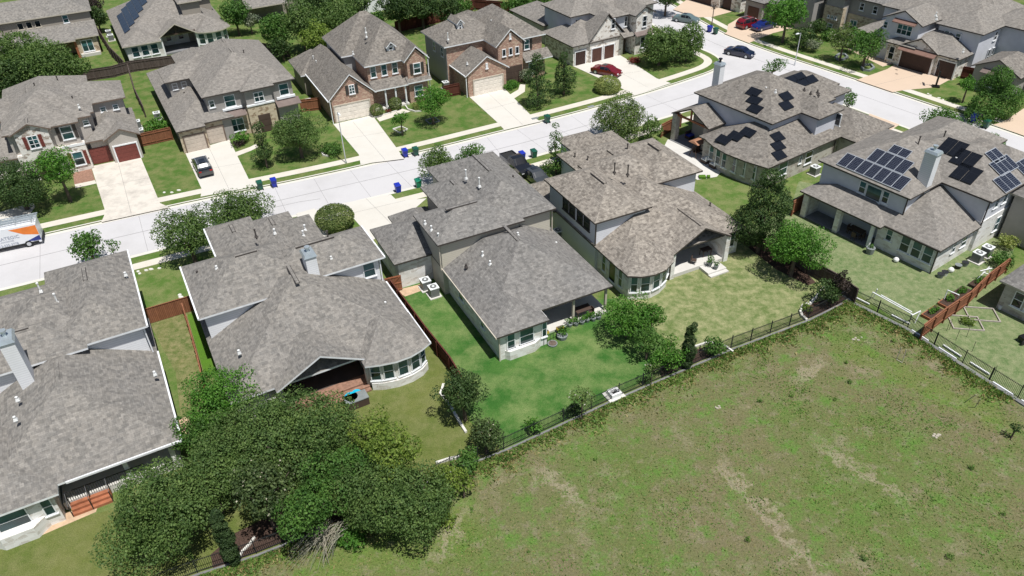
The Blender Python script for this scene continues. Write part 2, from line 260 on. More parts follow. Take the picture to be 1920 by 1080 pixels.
# ------------------------------------------------------------------ mesh helpers
class MB:
    def __init__(s): s.v = []; s.f = []; s.m = []
    def poly(s, pts, m=0):
        n = len(s.v); s.v += [tuple(p) for p in pts]; s.f.append(tuple(range(n, n + len(pts)))); s.m.append(m); return s
    def hexa(s, b, t, m=0):      # bottom ring, top ring (ccw)
        n = len(b)
        s.poly(list(reversed(b)), m); s.poly(t, m)
        for i in range(n):
            j = (i + 1) % n; s.poly([b[i], b[j], t[j], t[i]], m)
        return s
    def prism(s, pts, z0, z1, m=0):
        return s.hexa([(x, y, z0) for x, y in pts], [(x, y, z1) for x, y in pts], m)
    def box(s, x0, y0, z0, x1, y1, z1, m=0):
        return s.prism([(x0, y0), (x1, y0), (x1, y1), (x0, y1)], z0, z1, m)
    def obox(s, cx, cy, a, l, w, z0, z1, m=0):   # oriented box, a radians along l
        c, d = cos(a), sin(a); q = [(-l / 2, -w / 2), (l / 2, -w / 2), (l / 2, w / 2), (-l / 2, w / 2)]
        return s.prism([(cx + c * x - d * y, cy + d * x + c * y) for x, y in q], z0, z1, m)
    def cyl(s, p0, p1, r0, r1=None, n=8, m=0):
        r1 = r0 if r1 is None else r1; p0 = Vector(p0); p1 = Vector(p1); d = (p1 - p0).normalized()
        a = d.orthogonal().normalized(); b = d.cross(a)
        A = [tuple(p0 + (a * cos(2 * pi * i / n) + b * sin(2 * pi * i / n)) * r0) for i in range(n)]
        B = [tuple(p1 + (a * cos(2 * pi * i / n) + b * sin(2 * pi * i / n)) * r1) for i in range(n)]
        return s.hexa(A, B, m)
    def build(s, name, mats, parent=None, smooth=False, matrix=None):
        me = bpy.data.meshes.new(name); me.from_pydata(s.v, [], s.f)
        mats = mats if isinstance(mats, (list, tuple)) else [mats]
        for k in mats: me.materials.append(MATS[k])
        me.polygons.foreach_set('material_index', s.m)
        uv = me.uv_layers.new(name='UVMap').data; V = s.v
        vals = []
        for f in s.f:
            p = [Vector(V[i]) for i in f]; n = Vector((0, 0, 0))
            for i in range(len(p)):
                a, b = p[i], p[(i + 1) % len(p)]; n += a.cross(b)
            n = n.normalized() if n.length > 1e-9 else Vector((0, 0, 1))
            t = Vector((0, 0, 1)).cross(n)
            t = t.normalized() if t.length > 0.02 else Vector((1, 0, 0))
            w = n.cross(t)
            for q in p: vals += [q.dot(t), q.dot(w)]
        uv.foreach_set('uv', vals)
        if smooth: me.polygons.foreach_set('use_smooth', [True] * len(s.f))
        me.validate(); me.update()
        o = bpy.data.objects.new(name, me); COL.objects.link(o)
        if matrix is not None: o.matrix_world = matrix
        if parent: o.parent = parent
        return o
def tag(o, label=None, cat=None, group=None, kind=None):
    if label: o['label'] = label
    if cat: o['category'] = cat
    if group: o['group'] = group
    if kind: o['kind'] = kind
    return o
def thing(name, label, cat, loc=(0, 0, 0), rz=0.0, group=None):
    o = bpy.data.objects.new(name, None); COL.objects.link(o); o.location = loc; o.rotation_euler = (0, 0, rz); o.empty_display_size = 0.3
    return tag(o, label, cat, group)
def dup(root, loc, rz, label, group=None):
    r = root.copy(); COL.objects.link(r); r.location = loc; r.rotation_euler = (0, 0, rz); r['label'] = label
    if group: r['group'] = group
    for ch in list(root.children):
        c = ch.copy(); COL.objects.link(c); c.parent = r
        for g in ch.children:
            d = g.copy(); COL.objects.link(d); d.parent = c
    return r
def sheet(name, pts, z, mat, kind='structure'):
    mb = MB(); P = list(pts)
    ar = sum(P[i][0] * P[(i + 1) % len(P)][1] - P[(i + 1) % len(P)][0] * P[i][1] for i in range(len(P)))
    if ar < 0: P.reverse()
    mb.poly([(x, y, z) for x, y in P]); o = mb.build(name, mat); tag(o, kind=kind)
    return o
def PX(*pp): return [W(x, y) for x, y in pp]
# ------------------------------------------------------------------ ground, street, lots
def offs(pts, d):
    out = []
    for i, p in enumerate(pts):
        a = pts[max(0, i - 1)]; b = pts[min(len(pts) - 1, i + 1)]
        tx, ty = b[0] - a[0], b[1] - a[1]; L = hypot(tx, ty); out.append((p[0] - ty / L * d, p[1] + tx / L * d))
    return out
def subdiv(pts, it=2):
    for _ in range(it):
        q = [pts[0]]
        for a, b in zip(pts, pts[1:]):
            q += [(a[0] * .75 + b[0] * .25, a[1] * .75 + b[1] * .25), (a[0] * .25 + b[0] * .75, a[1] * .25 + b[1] * .75)]
        pts = q + [pts[-1]]
    return pts
KF = subdiv([(-120, 38), (-75, 61.2), (-55, 70.7), (-45.9, 74.8), (-36.5, 79.0), (-27, 82.7), (-18.7, 86.2), (-10, 90.4), (-1.8, 94.6), (6, 98.6), (13.3, 102.5), (21, 107), (28.6, 112.0), (32.5, 114.9), (34.3, 118), (33.9, 121.2), (31.5, 125.5), (28.5, 131), (25, 142), (21, 155), (16, 172)])
KN = subdiv([(-120, 29), (-75, 51.4), (-50.6, 62.0), (-45.6, 64.4), (-37.1, 68.4), (-28, 72.9), (-19.2, 76.6), (-10.3, 80.6), (1.8, 86.4), (11, 91.6), (21, 97.4), (30, 102.6), (36, 106.2), (39.8, 107.2), (42.6, 106.0), (45, 103.0), (47.1, 99.8), (51.5, 93.3), (57, 85), (70, 65.8), (92, 34)])
KR = subdiv([(95, 44), (74.5, 75.5), (65.6, 88.9), (63.6, 92.0), (55.4, 104.2), (49.1, 113.4), (44.2, 120.3), (40.6, 126.1), (37.8, 131.3), (33.9, 143.1), (30, 156), (25, 173)])
sheet('ground', [(-1500, -1500), (1500, -1500), (1500, 1500), (-1500, 1500)], -0.22, 'lawn_deep')
sheet('street', [(-130, 10), (110, 10), (110, 190), (-130, 190)], -0.12, 'road')
def slab(name, pts, mat):
    P = list(pts); ar = sum(P[i][0] * P[(i + 1) % len(P)][1] - P[(i + 1) % len(P)][0] * P[i][1] for i in range(len(P)))
    if ar < 0: P.reverse()
    mb = MB(); mb.prism(P, -0.2, 0.0); o = mb.build(name, mat); tag(o, kind='structure'); return o
slab('near_block_ground', KN + [(110, -70), (-125, -70)], 'lawn_green')
slab('far_block_ground', KF + [(0, 330), (-330, 330), (-330, 20)], 'lawn_deep')
slab('corner_block_ground', KR + [(60, 330), (330, 330), (330, 20)], 'lawn_deep')
def band(name, pts, d0, d1, z, mat):
    a = offs(pts, d0); b = offs(pts, d1); mb = MB()
    for i in range(len(pts) - 1):
        q = [a[i], a[i + 1], b[i + 1], b[i]]
        if d1 < d0: q = q[::-1]
        mb.poly([(x, y, z) for x, y in q])
    return tag(mb.build(name, mat), kind='structure')
band('kerb', KF, -0.02, 0.2, 0.012, 'kerb'); band('kerb', KN, 0.02, -0.2, 0.012, 'kerb'); band('kerb', KR, 0.02, -0.2, 0.012, 'kerb')
band('gutter', KF, -0.5, 0.0, -0.112, 'kerb'); band('gutter', KN, 0.5, 0.0, -0.112, 'kerb'); band('gutter', KR, 0.5, 0.0, -0.112, 'kerb')
band('sidewalk', KF, 1.35, 2.6, 0.014, 'walkway'); band('sidewalk', KN, -1.5, -2.7, 0.014, 'walkway'); band('sidewalk', KR, -1.35, -2.6, 0.014, 'walkway')
jl = subdiv([(-80, 54.3), (-53, 66.6), (-41.8, 71.9), (-27.4, 78.1), (-10.8, 85.5), (4, 92.4), (20.5, 101.9), (33, 109.2)])
band('street_joint', jl, -0.035, 0.035, -0.116, 'joint'); band('street_joint', offs(KR, 4.4), -0.03, 0.03, -0.116, 'joint')
band('street_joint', [W(505, 389), W(560, 377), W(600, 371)], -0.03, 0.03, -0.114, 'joint')
# lots (outlines stand in world metres on the ground)
sheet('meadow', [(-24.4, 28.0), (-17.5, 30.6), (-11.9, 33.2), (-4.9, 37.2), (-1, 39.1), (8.3, 44.2), (18.7, 49.6), (26.5, 53.2), (31.1, 56.0), (34.7, 51.7), (37.2, 47), (39.4, 42.8), (52, 22), (80, -30), (80, -65), (-70, -65), (-60, 12)], 0.004, 'meadow')
sheet('lawn', PX((-40, 1000), (100, 985), (210, 955), (330, 1020), (372, 1072), (372, 1100), (-80, 1180)), 0.005, 'lawn_olive')
sheet('lawn', PX((276, 598), (352, 578), (398, 700), (400, 800), (345, 850), (330, 700)), 0.006, 'lawn_dry')
sheet('lawn', PX((351, 590), (376, 583), (412, 700), (384, 705)), 0.009, 'lawn_bright')
sheet('lawn', PX((640, 700), (760, 560), (808, 640), (846, 692), (880, 790), (942, 846), (845, 882), (650, 975), (480, 1040), (372, 1072), (345, 990), (345, 850), (420, 760)), 0.007, 'lawn_olive')
sheet('lawn', PX((735, 530), (780, 500), (930, 560), (1160, 560), (1250, 640), (1225, 706), (946, 844), (884, 790), (848, 692)), 0.008, 'lawn_lush')
sheet('lawn', PX((1150, 560), (1240, 430), (1400, 430), (1545, 535), (1600, 560), (1515, 600), (1370, 656), (1228, 712), (1256, 640)), 0.0065, 'lawn_pale')
sheet('lawn', PX((1400, 425), (1500, 340), (1920, 420), (1880, 520), (1728, 634), (1605, 548), (1546, 532)), 0.0075, 'lawn_mint')
sheet('lawn', PX((1732, 630), (1880, 515), (2100, 520), (2100, 860), (1920, 765)), 0.0055, 'lawn_mint')
sheet('lawn', PX((1290, 340), (1352, 322), (1500, 330), (1480, 400), (1400, 425), (1290, 380)), 0.0095, 'lawn_green')
def drive(pts, mat='drive_white', name='driveway', z=0.022): return sheet(name, PX(*pts), z, mat)
drive([(171, 312), (263, 293), (300, 381), (318, 389), (190, 417), (198, 398)], 'drive_stained')
drive([(347, 286), (430, 262), (467, 337), (489, 348), (376, 369), (379, 356)])
drive([(625, 233), (698, 216), (741, 274), (758, 298), (676, 308), (673, 290)])
drive([(877, 179), (940, 160), (998, 219), (1014, 228), (946, 244), (934, 231)])
drive([(1070, 122), (1157, 100), (1188, 119), (1231, 147), (1258, 156), (1190, 179), (1172, 169)])
drive([(1676, 122), (1790, 149), (1778, 151), (1754, 164), (1695, 169), (1674, 173), (1606, 150), (1663, 130)], 'drive_pink')
drive([(1880, 229), (1925, 200), (1990, 210), (1940, 262), (1862, 234)], 'drive_pink')
drive([(1391, 30), (1372, 42), (1365, 46), (1363, 60), (1358, 63), (1404, 81), (1420, 74), (1450, 62), (1500, 50), (1430, 36)], 'drive_pink')
drive([(1284, 2), (1293, -4), (1352, 16), (1372, 22), (1335, 32), (1302, 33), (1290, 27), (1262, 18)], 'drive_pink')
drive([(1630, 213), (1687, 234), (1660, 250), (1625, 235)], 'drive_pink')
drive([(639, 382), (733, 365), (745, 377), (800, 372), (745, 420), (700, 450), (672, 420)])
drive([(556, 400), (590, 391), (625, 460), (575, 470)])
drive([(0, 398), (62, 380), (66, 388), (30, 440), (-60, 460)], 'drive_white')
drive([(703, 218), (755, 204), (770, 209), (712, 228)], 'walkway', 'front_walk', 0.018)
drive([(955, 178), (972, 168), (975, 158), (985, 158), (984, 172), (962, 186)], 'walkway', 'front_walk', 0.018)
drive([(440, 286), (468, 276), (480, 270), (484, 276), (470, 283), (444, 293)], 'walkway', 'front_walk', 0.018)
drive([(140, 346), (178, 338), (181, 344), (142, 353)], 'walkway', 'front_walk', 0.018)
drive([(1655, 125), (1590, 92), (1600, 88), (1680, 118)], 'drive_pink', 'front_walk', 0.018)
drive([(1252, 262), (1290, 268), (1352, 323), (1344, 332), (1307, 338), (1240, 285)], 'patio', 'patio_slab', 0.05)
for pts in ([(262, 455), (300, 500), (282, 520)],): pass
# bare soil and mulch beds
for pts, mt in (([(1350, 425), (1395, 430), (1470, 470), (1530, 530), (1515, 535), (1455, 505), (1410, 470)], 'mulch'), ([(1500, 588), (1520, 570), (1600, 545), (1596, 562), (1515, 598)], 'mulch'),
                ([(1235, 690), (1290, 660), (1340, 645), (1372, 652), (1240, 708)], 'mulch'), ([(395, 1040), (440, 1000), (520, 960), (640, 940), (650, 972), (480, 1036), (400, 1068)], 'mulch'),
                ([(0, 985), (110, 965), (185, 945), (180, 960), (110, 990), (60, 1012), (0, 1022)], 'sand'), ([(740, 545), (800, 530), (805, 540), (760, 556)], 'sand'), ([(330, 790), (352, 780), (360, 800), (345, 815)], 'sand'),
                ([(135, 318), (172, 317), (178, 338), (140, 347)], 'brick_paver')):
    sheet('mulch_bed', PX(*pts), 0.0125, mt)

def joints(lines, w=.03, z=0.026):
    mb = MB()
    for a, b in lines:
        (x0, y0), (x1, y1) = W(*a), W(*b); L = hypot(x1 - x0, y1 - y0); nx, ny = -(y1 - y0) / L * w / 2, (x1 - x0) / L * w / 2
        q = [(x0 - nx, y0 - ny, z), (x1 - nx, y1 - ny, z), (x1 + nx, y1 + ny, z), (x0 + nx, y0 + ny, z)]; mb.poly(q)
    tag(mb.build('driveway_joint', 'joint'), kind='structure')
joints([((222, 306), (246, 400)), ((183, 352), (282, 333)), ((392, 277), (430, 356)), ((362, 322), (452, 306)), ((662, 229), (722, 300)), ((640, 262), (722, 248)), ((910, 170), (980, 234)), ((905, 208), (965, 192)), ((1120, 113), (1215, 164)), ((1122, 146), (1210, 132)), ((686, 372), (732, 418)), ((660, 400), (760, 376)), ((1730, 138), (1640, 160))])
def cross_joints(a, b, n):
    mb = MB()
    for i in range(1, n):
        f = i / n; k = int(f * (len(a) - 1)); p0 = a[k]; j = min(range(len(b)), key=lambda q: (b[q][0] - p0[0]) ** 2 + (b[q][1] - p0[1]) ** 2); p1 = b[j]
        L = hypot(p1[0] - p0[0], p1[1] - p0[1]); nx, ny = -(p1[1] - p0[1]) / L * .015, (p1[0] - p0[0]) / L * .015
        mb.poly([(p0[0] - nx, p0[1] - ny, -.1165), (p1[0] - nx, p1[1] - ny, -.1165), (p1[0] + nx, p1[1] + ny, -.1165), (p0[0] + nx, p0[1] + ny, -.1165)])
    tag(mb.build('street_joint', 'joint'), kind='structure')
cross_joints(KF[4:48], KN[4:60], 22)

# ------------------------------------------------------------------ house builder
class House:
    def __init__(s, label, origin, yaw, roof, fascia='trim_dark', name='house', z=0.0, cat='house', group='houses of the neighbourhood'):
        s.t = thing(name, label, cat, (origin[0], origin[1], z), radians(yaw), group); s.o = origin; s.yaw = radians(yaw)
        s.roof = MB(); s.rm = [roof, fascia]; s.walls = {}; s.i = 0; s.P = 0.52; s.wall = 'siding_white'; s.gut = MB()
    def loc(s, px, py, z=0):
        x, y = W(px, py, z); x -= s.o[0]; y -= s.o[1]; c, d = cos(s.yaw), sin(s.yaw); return (c * x + d * y, -d * x + c * y)
    def wm(s, m): return s.walls.setdefault(m, MB())
    def shell(s, faces, t=0.17):
        """faces: polygons (top surface). closed shell with rim"""
        mb = s.roof; edges = {}
        key = lambda p: (round(p[0], 3), round(p[1], 3), round(p[2], 3))
        for f in faces:
            mb.poly(f, 0); mb.poly([(x, y, z - t) for x, y, z in reversed(f)], 1)
            for i in range(len(f)):
                a, b = f[i], f[(i + 1) % len(f)]
                if (key(b), key(a)) in edges: del edges[(key(b), key(a))]
                else: edges[(key(a), key(b))] = (a, b)
        for a, b in edges.values():
            mb.poly([(a[0], a[1], a[2] - t), (b[0], b[1], b[2] - t), b, a], 1)
    def R(s, x0, y0, x1, y1, z, ax='y', ends='hh', p=None, wall=True, wz0=0.0, gm=None):
        p = p or s.P; s.i += 1; e = 0.005 * s.i; z += e; z0 = z
        sw = ax == 'x'
        if sw: x0, y0, x1, y1 = y0, x0, y1, x1       # work with ridge along 'y', swap back at the end
        w = (x1 - x0) / 2; L = y1 - y0; xm = (x0 + x1) / 2; zr = z + w * p
        a = y0 + (w if ends[0] == 'h' else 0); b = y1 - (w if ends[1] == 'h' else 0)
        if a > b:
            if ends == 'hh': k = L / 2
            a = b = (y0 + y1) / 2 if ends == 'hh' else (y1 if ends[0] == 'h' else y0)
            w2 = (L / 2 if ends == 'hh' else L); zr = z + w2 * p
            if ends == 'hh': return s._R2(x0, y0, x1, y1, z, p, wall, wz0, sw)
        A, B, C, D = (x0, y0, z), (x1, y0, z), (x1, y1, z), (x0, y1, z); E, F = (xm, a, zr), (xm, b, zr)
        fs = [[A, E, F, D] if a != b else [A, E, D], [B, C, F, E] if a != b else [B, C, E]]
        if ends[0] == 'h': fs.append([A, B, E])
        if ends[1] == 'h': fs.append([C, D, F])
        fix = (lambda P: (P[1], P[0], P[2])) if sw else (lambda P: P)
        s.shell([[fix(q) for q in (f if not sw else f[::-1])] for f in fs])
        if wall:
            m = s.wall if wall is True else wall; n = 0.45 + 0.004 * s.i; zt = z0 + 0.04
            X0, X1 = x0 + n, x1 - n; Y0, Y1 = y0 + n * (1 if ends[0] == 'h' else 0.55), y1 - n * (1 if ends[1] == 'h' else 0.55)
            def bx(a0, b0, c0, a1, b1, c1):
                if sw: s.wm(m).box(b0, a0, c0, b1, a1, c1)
                else: s.wm(m).box(a0, b0, c0, a1, b1, c1)
            bx(X0, Y0, wz0, X1, Y1, zt)
            for k, en in enumerate(ends):
                if en == 'g':
                    ya, yb = (Y0, Y0 + 0.2) if k == 0 else (Y1 - 0.2, Y1)
                    g = gm or m; hh = (X1 - X0) / 2 * p - 0.03
                    tri = [(X0, zt), (X1, zt), (xm, zt + hh)]
                    Af = [fix((x, ya, q)) for x, q in tri]; Bf = [fix((x, yb, q)) for x, q in tri]
                    if sw: s.wm(g).hexa(Af, Bf)
                    else: s.wm(g).hexa(Bf, Af)
        return z
    def _R2(s, x0, y0, x1, y1, z, p, wall, wz0, sw):   # hip whose ridge runs the other way
        s.i -= 1
        if sw: return s.R(y0, x0, y1, x1, z - 0.005 * (s.i + 1), 'y', 'hh', p, wall, wz0)
        return s.R(x0, y0, x1, y1, z - 0.005 * (s.i + 1), 'x', 'hh', p, wall, wz0)
    def fan(s, pts, apex, z):
        s.i += 1; z += 0.005 * s.i
        P = [(x, y, z) for x, y in pts]; A = apex
        s.shell([[P[i], P[(i + 1) % len(P)], A] for i in range(len(P))])
    def shed(s, x0, y0, x1, y1, z0, z1, mat=None, t=0.1):    # rises toward +y
        if mat:
            mb = MB(); mb.hexa([(x0, y0, z0 - t), (x1, y0, z0 - t), (x1, y1, z1 - t), (x0, y1, z1 - t)], [(x0, y0, z0), (x1, y0, z0), (x1, y1, z1), (x0, y1, z1)])
            mb.build('awning', mat, s.t)
        else: s.shell([[(x0, y0, z0), (x1, y0, z0), (x1, y1, z1), (x0, y1, z1)]])
    def wb(s, x0, y0, x1, y1, z0, z1, m=None): s.wm(m or s.wall).box(x0, y0, z0, x1, y1, z1)
    def wp(s, pts, z0, z1, m=None): s.wm(m or s.wall).prism(pts, z0, z1)
    def post(s, x, y, h, w=0.3, m='trim_white', z0=0.0): MB().box(x - w / 2, y - w / 2, z0, x + w / 2, y + w / 2, h).build('porch_column', m, s.t)
    def part(s, name, mb, m, **k): return mb.build(name, m, s.t, **k)
    def slab(s, x0, y0, x1, y1, z=0.25, m='patio_floor', name='porch_floor'): MB().box(x0, y0, 0.0, x1, y1, z).build(name, m, s.t)
    def _fr(s, x, y, d):
        a = {'S': -90, 'N': 90, 'E': 0, 'W': 180}.get(d, d); a = radians(a); n = Vector((cos(a), sin(a), 0)); t = Vector((-sin(a), cos(a), 0)); return Vector((x, y, 0)), n, t
    def _pb(s, mb, o, n, t, u0, u1, z0, z1, d0, d1, m=0):
        q = lambda u, d, z: tuple(o + t * u + n * d + Vector((0, 0, z)))
        mb.hexa([q(u0, d0, z0), q(u0, d1, z0), q(u1, d1, z0), q(u1, d0, z0)],
                [q(u0, d0, z1), q(u0, d1, z1), q(u1, d1, z1), q(u1, d0, z1)], m)
    def win(s, x, y, d, z, w, h, nx=1, ny=2, frame='trim_white', gl='glass_teal', shut=None, sill=True, fw=0.08):
        o, n, t = s._fr(x, y, d); mb = MB(); B = lambda *a, **k: s._pb(mb, o, n, t, *a, **k)
        B(-w / 2, -w / 2 + fw, z, z + h, -0.04, 0.07); B(w / 2 - fw, w / 2, z, z + h, -0.04, 0.07)
        B(-w / 2 + fw, w / 2 - fw, z, z + fw, -0.04, 0.07); B(-w / 2 + fw, w / 2 - fw, z + h - fw, z + h, -0.04, 0.07)
        for i in range(1, nx): u = -w / 2 + w * i / nx; B(u - fw * .5, u + fw * .5, z + fw, z + h - fw, -0.04, 0.062)
        for i in range(1, ny): q = z + h * i / ny; B(-w / 2 + fw, w / 2 - fw, q - 0.03, q + 0.03, -0.04, 0.055)
        if sill: B(-w / 2 - 0.08, w / 2 + 0.08, z - 0.1, z, -0.04, 0.12)
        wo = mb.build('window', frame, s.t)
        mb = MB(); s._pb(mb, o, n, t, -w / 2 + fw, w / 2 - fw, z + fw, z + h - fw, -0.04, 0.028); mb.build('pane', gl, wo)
        if shut:
            for sg in (-1, 1):
                mb = MB(); c = sg * (w / 2 + 0.28)
                s._pb(mb, o, n, t, c - 0.2, c + 0.2, z, z + h, -0.04, 0.06)
                for q in range(6): s._pb(mb, o, n, t, c - 0.15, c + 0.15, z + 0.1 + q * (h - 0.1) / 6, z + 0.1 + (q + .6) * (h - 0.1) / 6, 0.06, 0.075)
                mb.build('shutter', shut, wo)
    def door(s, x, y, d, w, h, m='door_brown', name='door', cols=1, rows=3, trim=None, z=0.0):
        o, n, t = s._fr(x, y, d); mb = MB(); s._pb(mb, o, n, t, -w / 2, w / 2, z, z + h, -0.03, 0.03)
        for i in range(cols):
            for j in range(rows):
                cw, rh = w / cols, h / rows
                s._pb(mb, o, n, t, -w / 2 + i * cw + .09, -w / 2 + (i + 1) * cw - .09, z + j * rh + .07, z + (j + 1) * rh - .07, 0.03, 0.05)
        dr = mb.build(name, m, s.t)
        if trim:
            mb = MB(); s._pb(mb, o, n, t, -w / 2 - .16, -w / 2, z, z + h + .16, -0.03, 0.09); s._pb(mb, o, n, t, w / 2, w / 2 + .16, z, z + h + .16, -0.03, 0.09); s._pb(mb, o, n, t, -w / 2, w / 2, z + h, z + h + .16, -0.03, 0.09)
            mb.build('door_frame', trim, dr)
    def garage(s, x, y, w, h=2.15, m='door_beige', cols=4, trim=None): s.door(x, y, 'S', w, h, m, 'garage_door', cols, 4, trim)
    def pipe(s, px, py, z, h=0.7, m='vent_white', r=0.09):
        x, y = s.loc(px, py, z); mb = MB(); r = r * .75; mb.cyl((x, y, z - 0.35), (x, y, z + h), r, n=8); mb.cyl((x, y, z + h), (x, y, z + h + 0.1), r * 1.5, n=8)
        mb.hexa([(x - .15, y - .15, z - .15), (x + .15, y - .15, z - .15), (x + .15, y + .15, z - .15), (x - .15, y + .15, z - .15)], [(x - .1, y - .1, z + .03), (x + .1, y - .1, z + .03), (x + .1, y + .1, z + .03), (x - .1, y + .1, z + .03)])
        mb.build('vent_pipe', m, s.t)
    def ridgevent(s, x0, y0, x1, y1, z, w=0.3):
        a = atan2(y1 - y0, x1 - x0); L = hypot(x1 - x0, y1 - y0); mb = MB(); cx, cy = (x0 + x1) / 2, (y0 + y1) / 2
        for sg in (-1, 1): mb.obox(cx - sin(a) * sg * w * .5, cy + cos(a) * sg * w * .5, a, L, 0.04, z - 0.14, z - 0.02, 0)
        mb.obox(cx, cy, a, L - .02, w - 0.06, z - 0.14, z - 0.01, 1); mb.build('ridge_vent', ['vent_dark', s.rm[0]], s.t)
    def chimney(s, x, y, zb, zt, w=0.9, d=1.3, m='siding_white', cap='zinc', pot='zinc'):
        c = MB().box(x - w / 2, y - d / 2, zb, x + w / 2, y + d / 2, zt).build('chimney', m, s.t)
        k = MB(); k.hexa([(x - w / 2 - .1, y - d / 2 - .1, zt - .12), (x + w / 2 + .1, y - d / 2 - .1, zt - .12), (x + w / 2 + .1, y + d / 2 + .1, zt - .12), (x - w / 2 - .1, y + d / 2 + .1, zt - .12)],
               [(x - w / 2 + .02, y - d / 2 + .02, zt + .12), (x + w / 2 - .02, y - d / 2 + .02, zt + .12), (x + w / 2 - .02, y + d / 2 - .02, zt + .12), (x - w / 2 + .02, y + d / 2 - .02, zt + .12)])
        k.build('chimney_cap', cap, c); k = MB(); k.cyl((x, y, zt + .12), (x, y, zt + .5), .14); k.cyl((x, y, zt + .5), (x, y, zt + .62), .25); k.build('flue', pot, c)
    def gutter(s, x0, y0, x1, y1, z, m='trim_white'):
        a = atan2(y1 - y0, x1 - x0); MB().obox((x0 + x1) / 2, (y0 + y1) / 2, a, hypot(x1 - x0, y1 - y0), 0.13, z - 0.14, z + 0.025).build('gutter', m, s.t)
    def down(s, x, y, z0, z1, m='trim_dark'): MB().box(x - .05, y - .05, z0, x + .05, y + .05, z1).build('downspout', m, s.t)
    def panel(s, face, edge, z0, a0, a1, b0, b1, p=None, m='solar_black', nx=1):
        """solar panels on a roof plane. face 'W': plane rising toward +x from x=edge; 'S': rising toward +y; 'E': rising toward -x. a along eave, b metres in from it"""
        p = p or s.P
        for i in range(nx):
            u0 = a0 + (a1 - a0) * i / nx + 0.02; u1 = a0 + (a1 - a0) * (i + 1) / nx - 0.02
            def q(u, b, h):
                z = z0 + b * p + h
                return {'W': (edge + b, u, z), 'S': (u, edge + b, z), 'E': (edge - b, u, z)}[face]
            def ring(h):
                r = [q(u0, b0, h), q(u1, b0, h), q(u1, b1, h), q(u0, b1, h)]
                return r[::-1] if face == 'W' else r
            mb = MB(); mb.hexa(ring(0.09), ring(0.13), 0)
            fr = 'steel' if m == 'solar_grid' else 'black'
            mb.build('solar_panel', [m], s.t)
        if m == 'solar_grid':
            mb = MB()
            for i in range(nx + 1):
                u = a0 + (a1 - a0) * i / nx; r0 = [q(u - .03, b0, .1), q(u + .03, b0, .1), q(u + .03, b1, .1), q(u - .03, b1, .1)]; r1 = [q(u - .03, b0, .145), q(u + .03, b0, .145), q(u + .03, b1, .145), q(u - .03, b1, .145)]
                if face == 'W': r0.reverse(); r1.reverse()
                mb.hexa(r0, r1)
            for b in (b0, b1):
                r0 = [q(a0, b - .03, .1), q(a1, b - .03, .1), q(a1, b + .03, .1), q(a0, b + .03, .1)]; r1 = [q(a0, b - .03, .146), q(a1, b - .03, .146), q(a1, b + .03, .146), q(a0, b + .03, .146)]
                if face == 'W': r0.reverse(); r1.reverse()
                mb.hexa(r0, r1)
            mb.build('panel_frame', 'steel', s.t)
    def on(s, face, edge, z0, p, px, py):
        def f(z):
            x, y = s.loc(px, py, z); return {'W': x - edge, 'S': y - edge, 'E': edge - x}[face], x, y
        g0 = z0 + f(0)[0] * p; g1 = z0 + f(1)[0] * p - 1; z = -g0 / (g1 - g0); b, x, y = f(z)
        return (y if face in 'WE' else x), b
    def ppx(s, face, edge, z0, p, px, py, w, d, m='solar_black', nx=1):
        a, b = s.on(face, edge, z0, p, px, py); s.panel(face, edge, z0, a - w / 2, a + w / 2, b - d / 2, b + d / 2, p, m, nx)
    def end(s):
        if s.roof.f: s.roof.build('roof', s.rm, s.t)
        for m, mb in s.walls.items(): mb.build('wall', m, s.t)

# ------------------------------------------------------------------ houses
NEAR = 'houses backing onto the meadow'; FAR = 'houses across the street'
# A -- bottom left
h = House('grey-roofed white-sided house at the bottom left with a red wood stair', W(345, 850), 27.7, 'shingle_grey', 'trim_white', group=NEAR)
h.P = 0.5; h.wall = 'siding_white'
h.R(-6.6, 9.0, 0.3, 21.7, 6.0); h.R(-20, 8.5, -4.1, 14.4, 6.0, 'x'); h.R(-22, 13.4, -5.0, 19.6, 6.0, 'x'); h.R(-11, 10, -3, 18.5, 6.0, 'y')
h.R(-12.9, -1.75, 0.3, 14.5, 3.0, wall=False); h.R(-17, -2.65, -7.8, 7, 3.0, wall=False)
h.wb(-12.4, 2.2, -0.15, 14, 0, 3.05, 'limestone'); h.wb(-16.5, -2.2, -8.3, 2.3, 0, 3.05, 'limestone'); h.wb(-16.5, 2.0, -12.3, 12, 0, 3.05, 'limestone')
h.slab(-8.2, -1.3, -0.2, 2.3, 0.75, 'patio'); h.post(-0.6, -1.1, 3.0, .35, 'limestone', .7); h.post(-3.7, -1.1, 3.0, .3, 'trim_white', .7)
h.wp([(-12.0, -2.9), (-10.0, -2.9), (-9.2, -2.2), (-12.8, -2.2)], 0, 1.1, 'limestone')
h.win(-11.0, -2.2, 'S', 0.95, 2.0, 1.75, 1, 2); h.win(-13.6, -2.2, 'S', 0.95, 1.2, 1.75); h.win(-8.85, -2.2, 'S', 1.0, 0.7, 1.7)
mb = MB()
for i in range(3): mb.box(-7.8, -1.65 - i * .28, 0.0, -5.2, -1.35 - i * .28, 0.62 - i * .2)
h.part('stair', mb, 'redwood')
mb = MB()
for x in (-7.8, -6.5, -5.2): mb.box(x - .03, -2.25, .1, x + .03, -2.19, 1.15); mb.box(x - .03, -1.5, .6, x + .03, -1.44, 1.75); mb.hexa([(x - .02, -2.25, 1.1), (x + .02, -2.25, 1.1), (x + .02, -1.45, 1.7), (x - .02, -1.45, 1.7)], [(x - .02, -2.25, 1.16), (x + .02, -2.25, 1.16), (x + .02, -1.45, 1.76), (x - .02, -1.45, 1.76)])
for i in range(34): x = -7.8 + i * .15; mb.box(x - .012, -1.36, .75, x + .012, -1.33, 1.65)
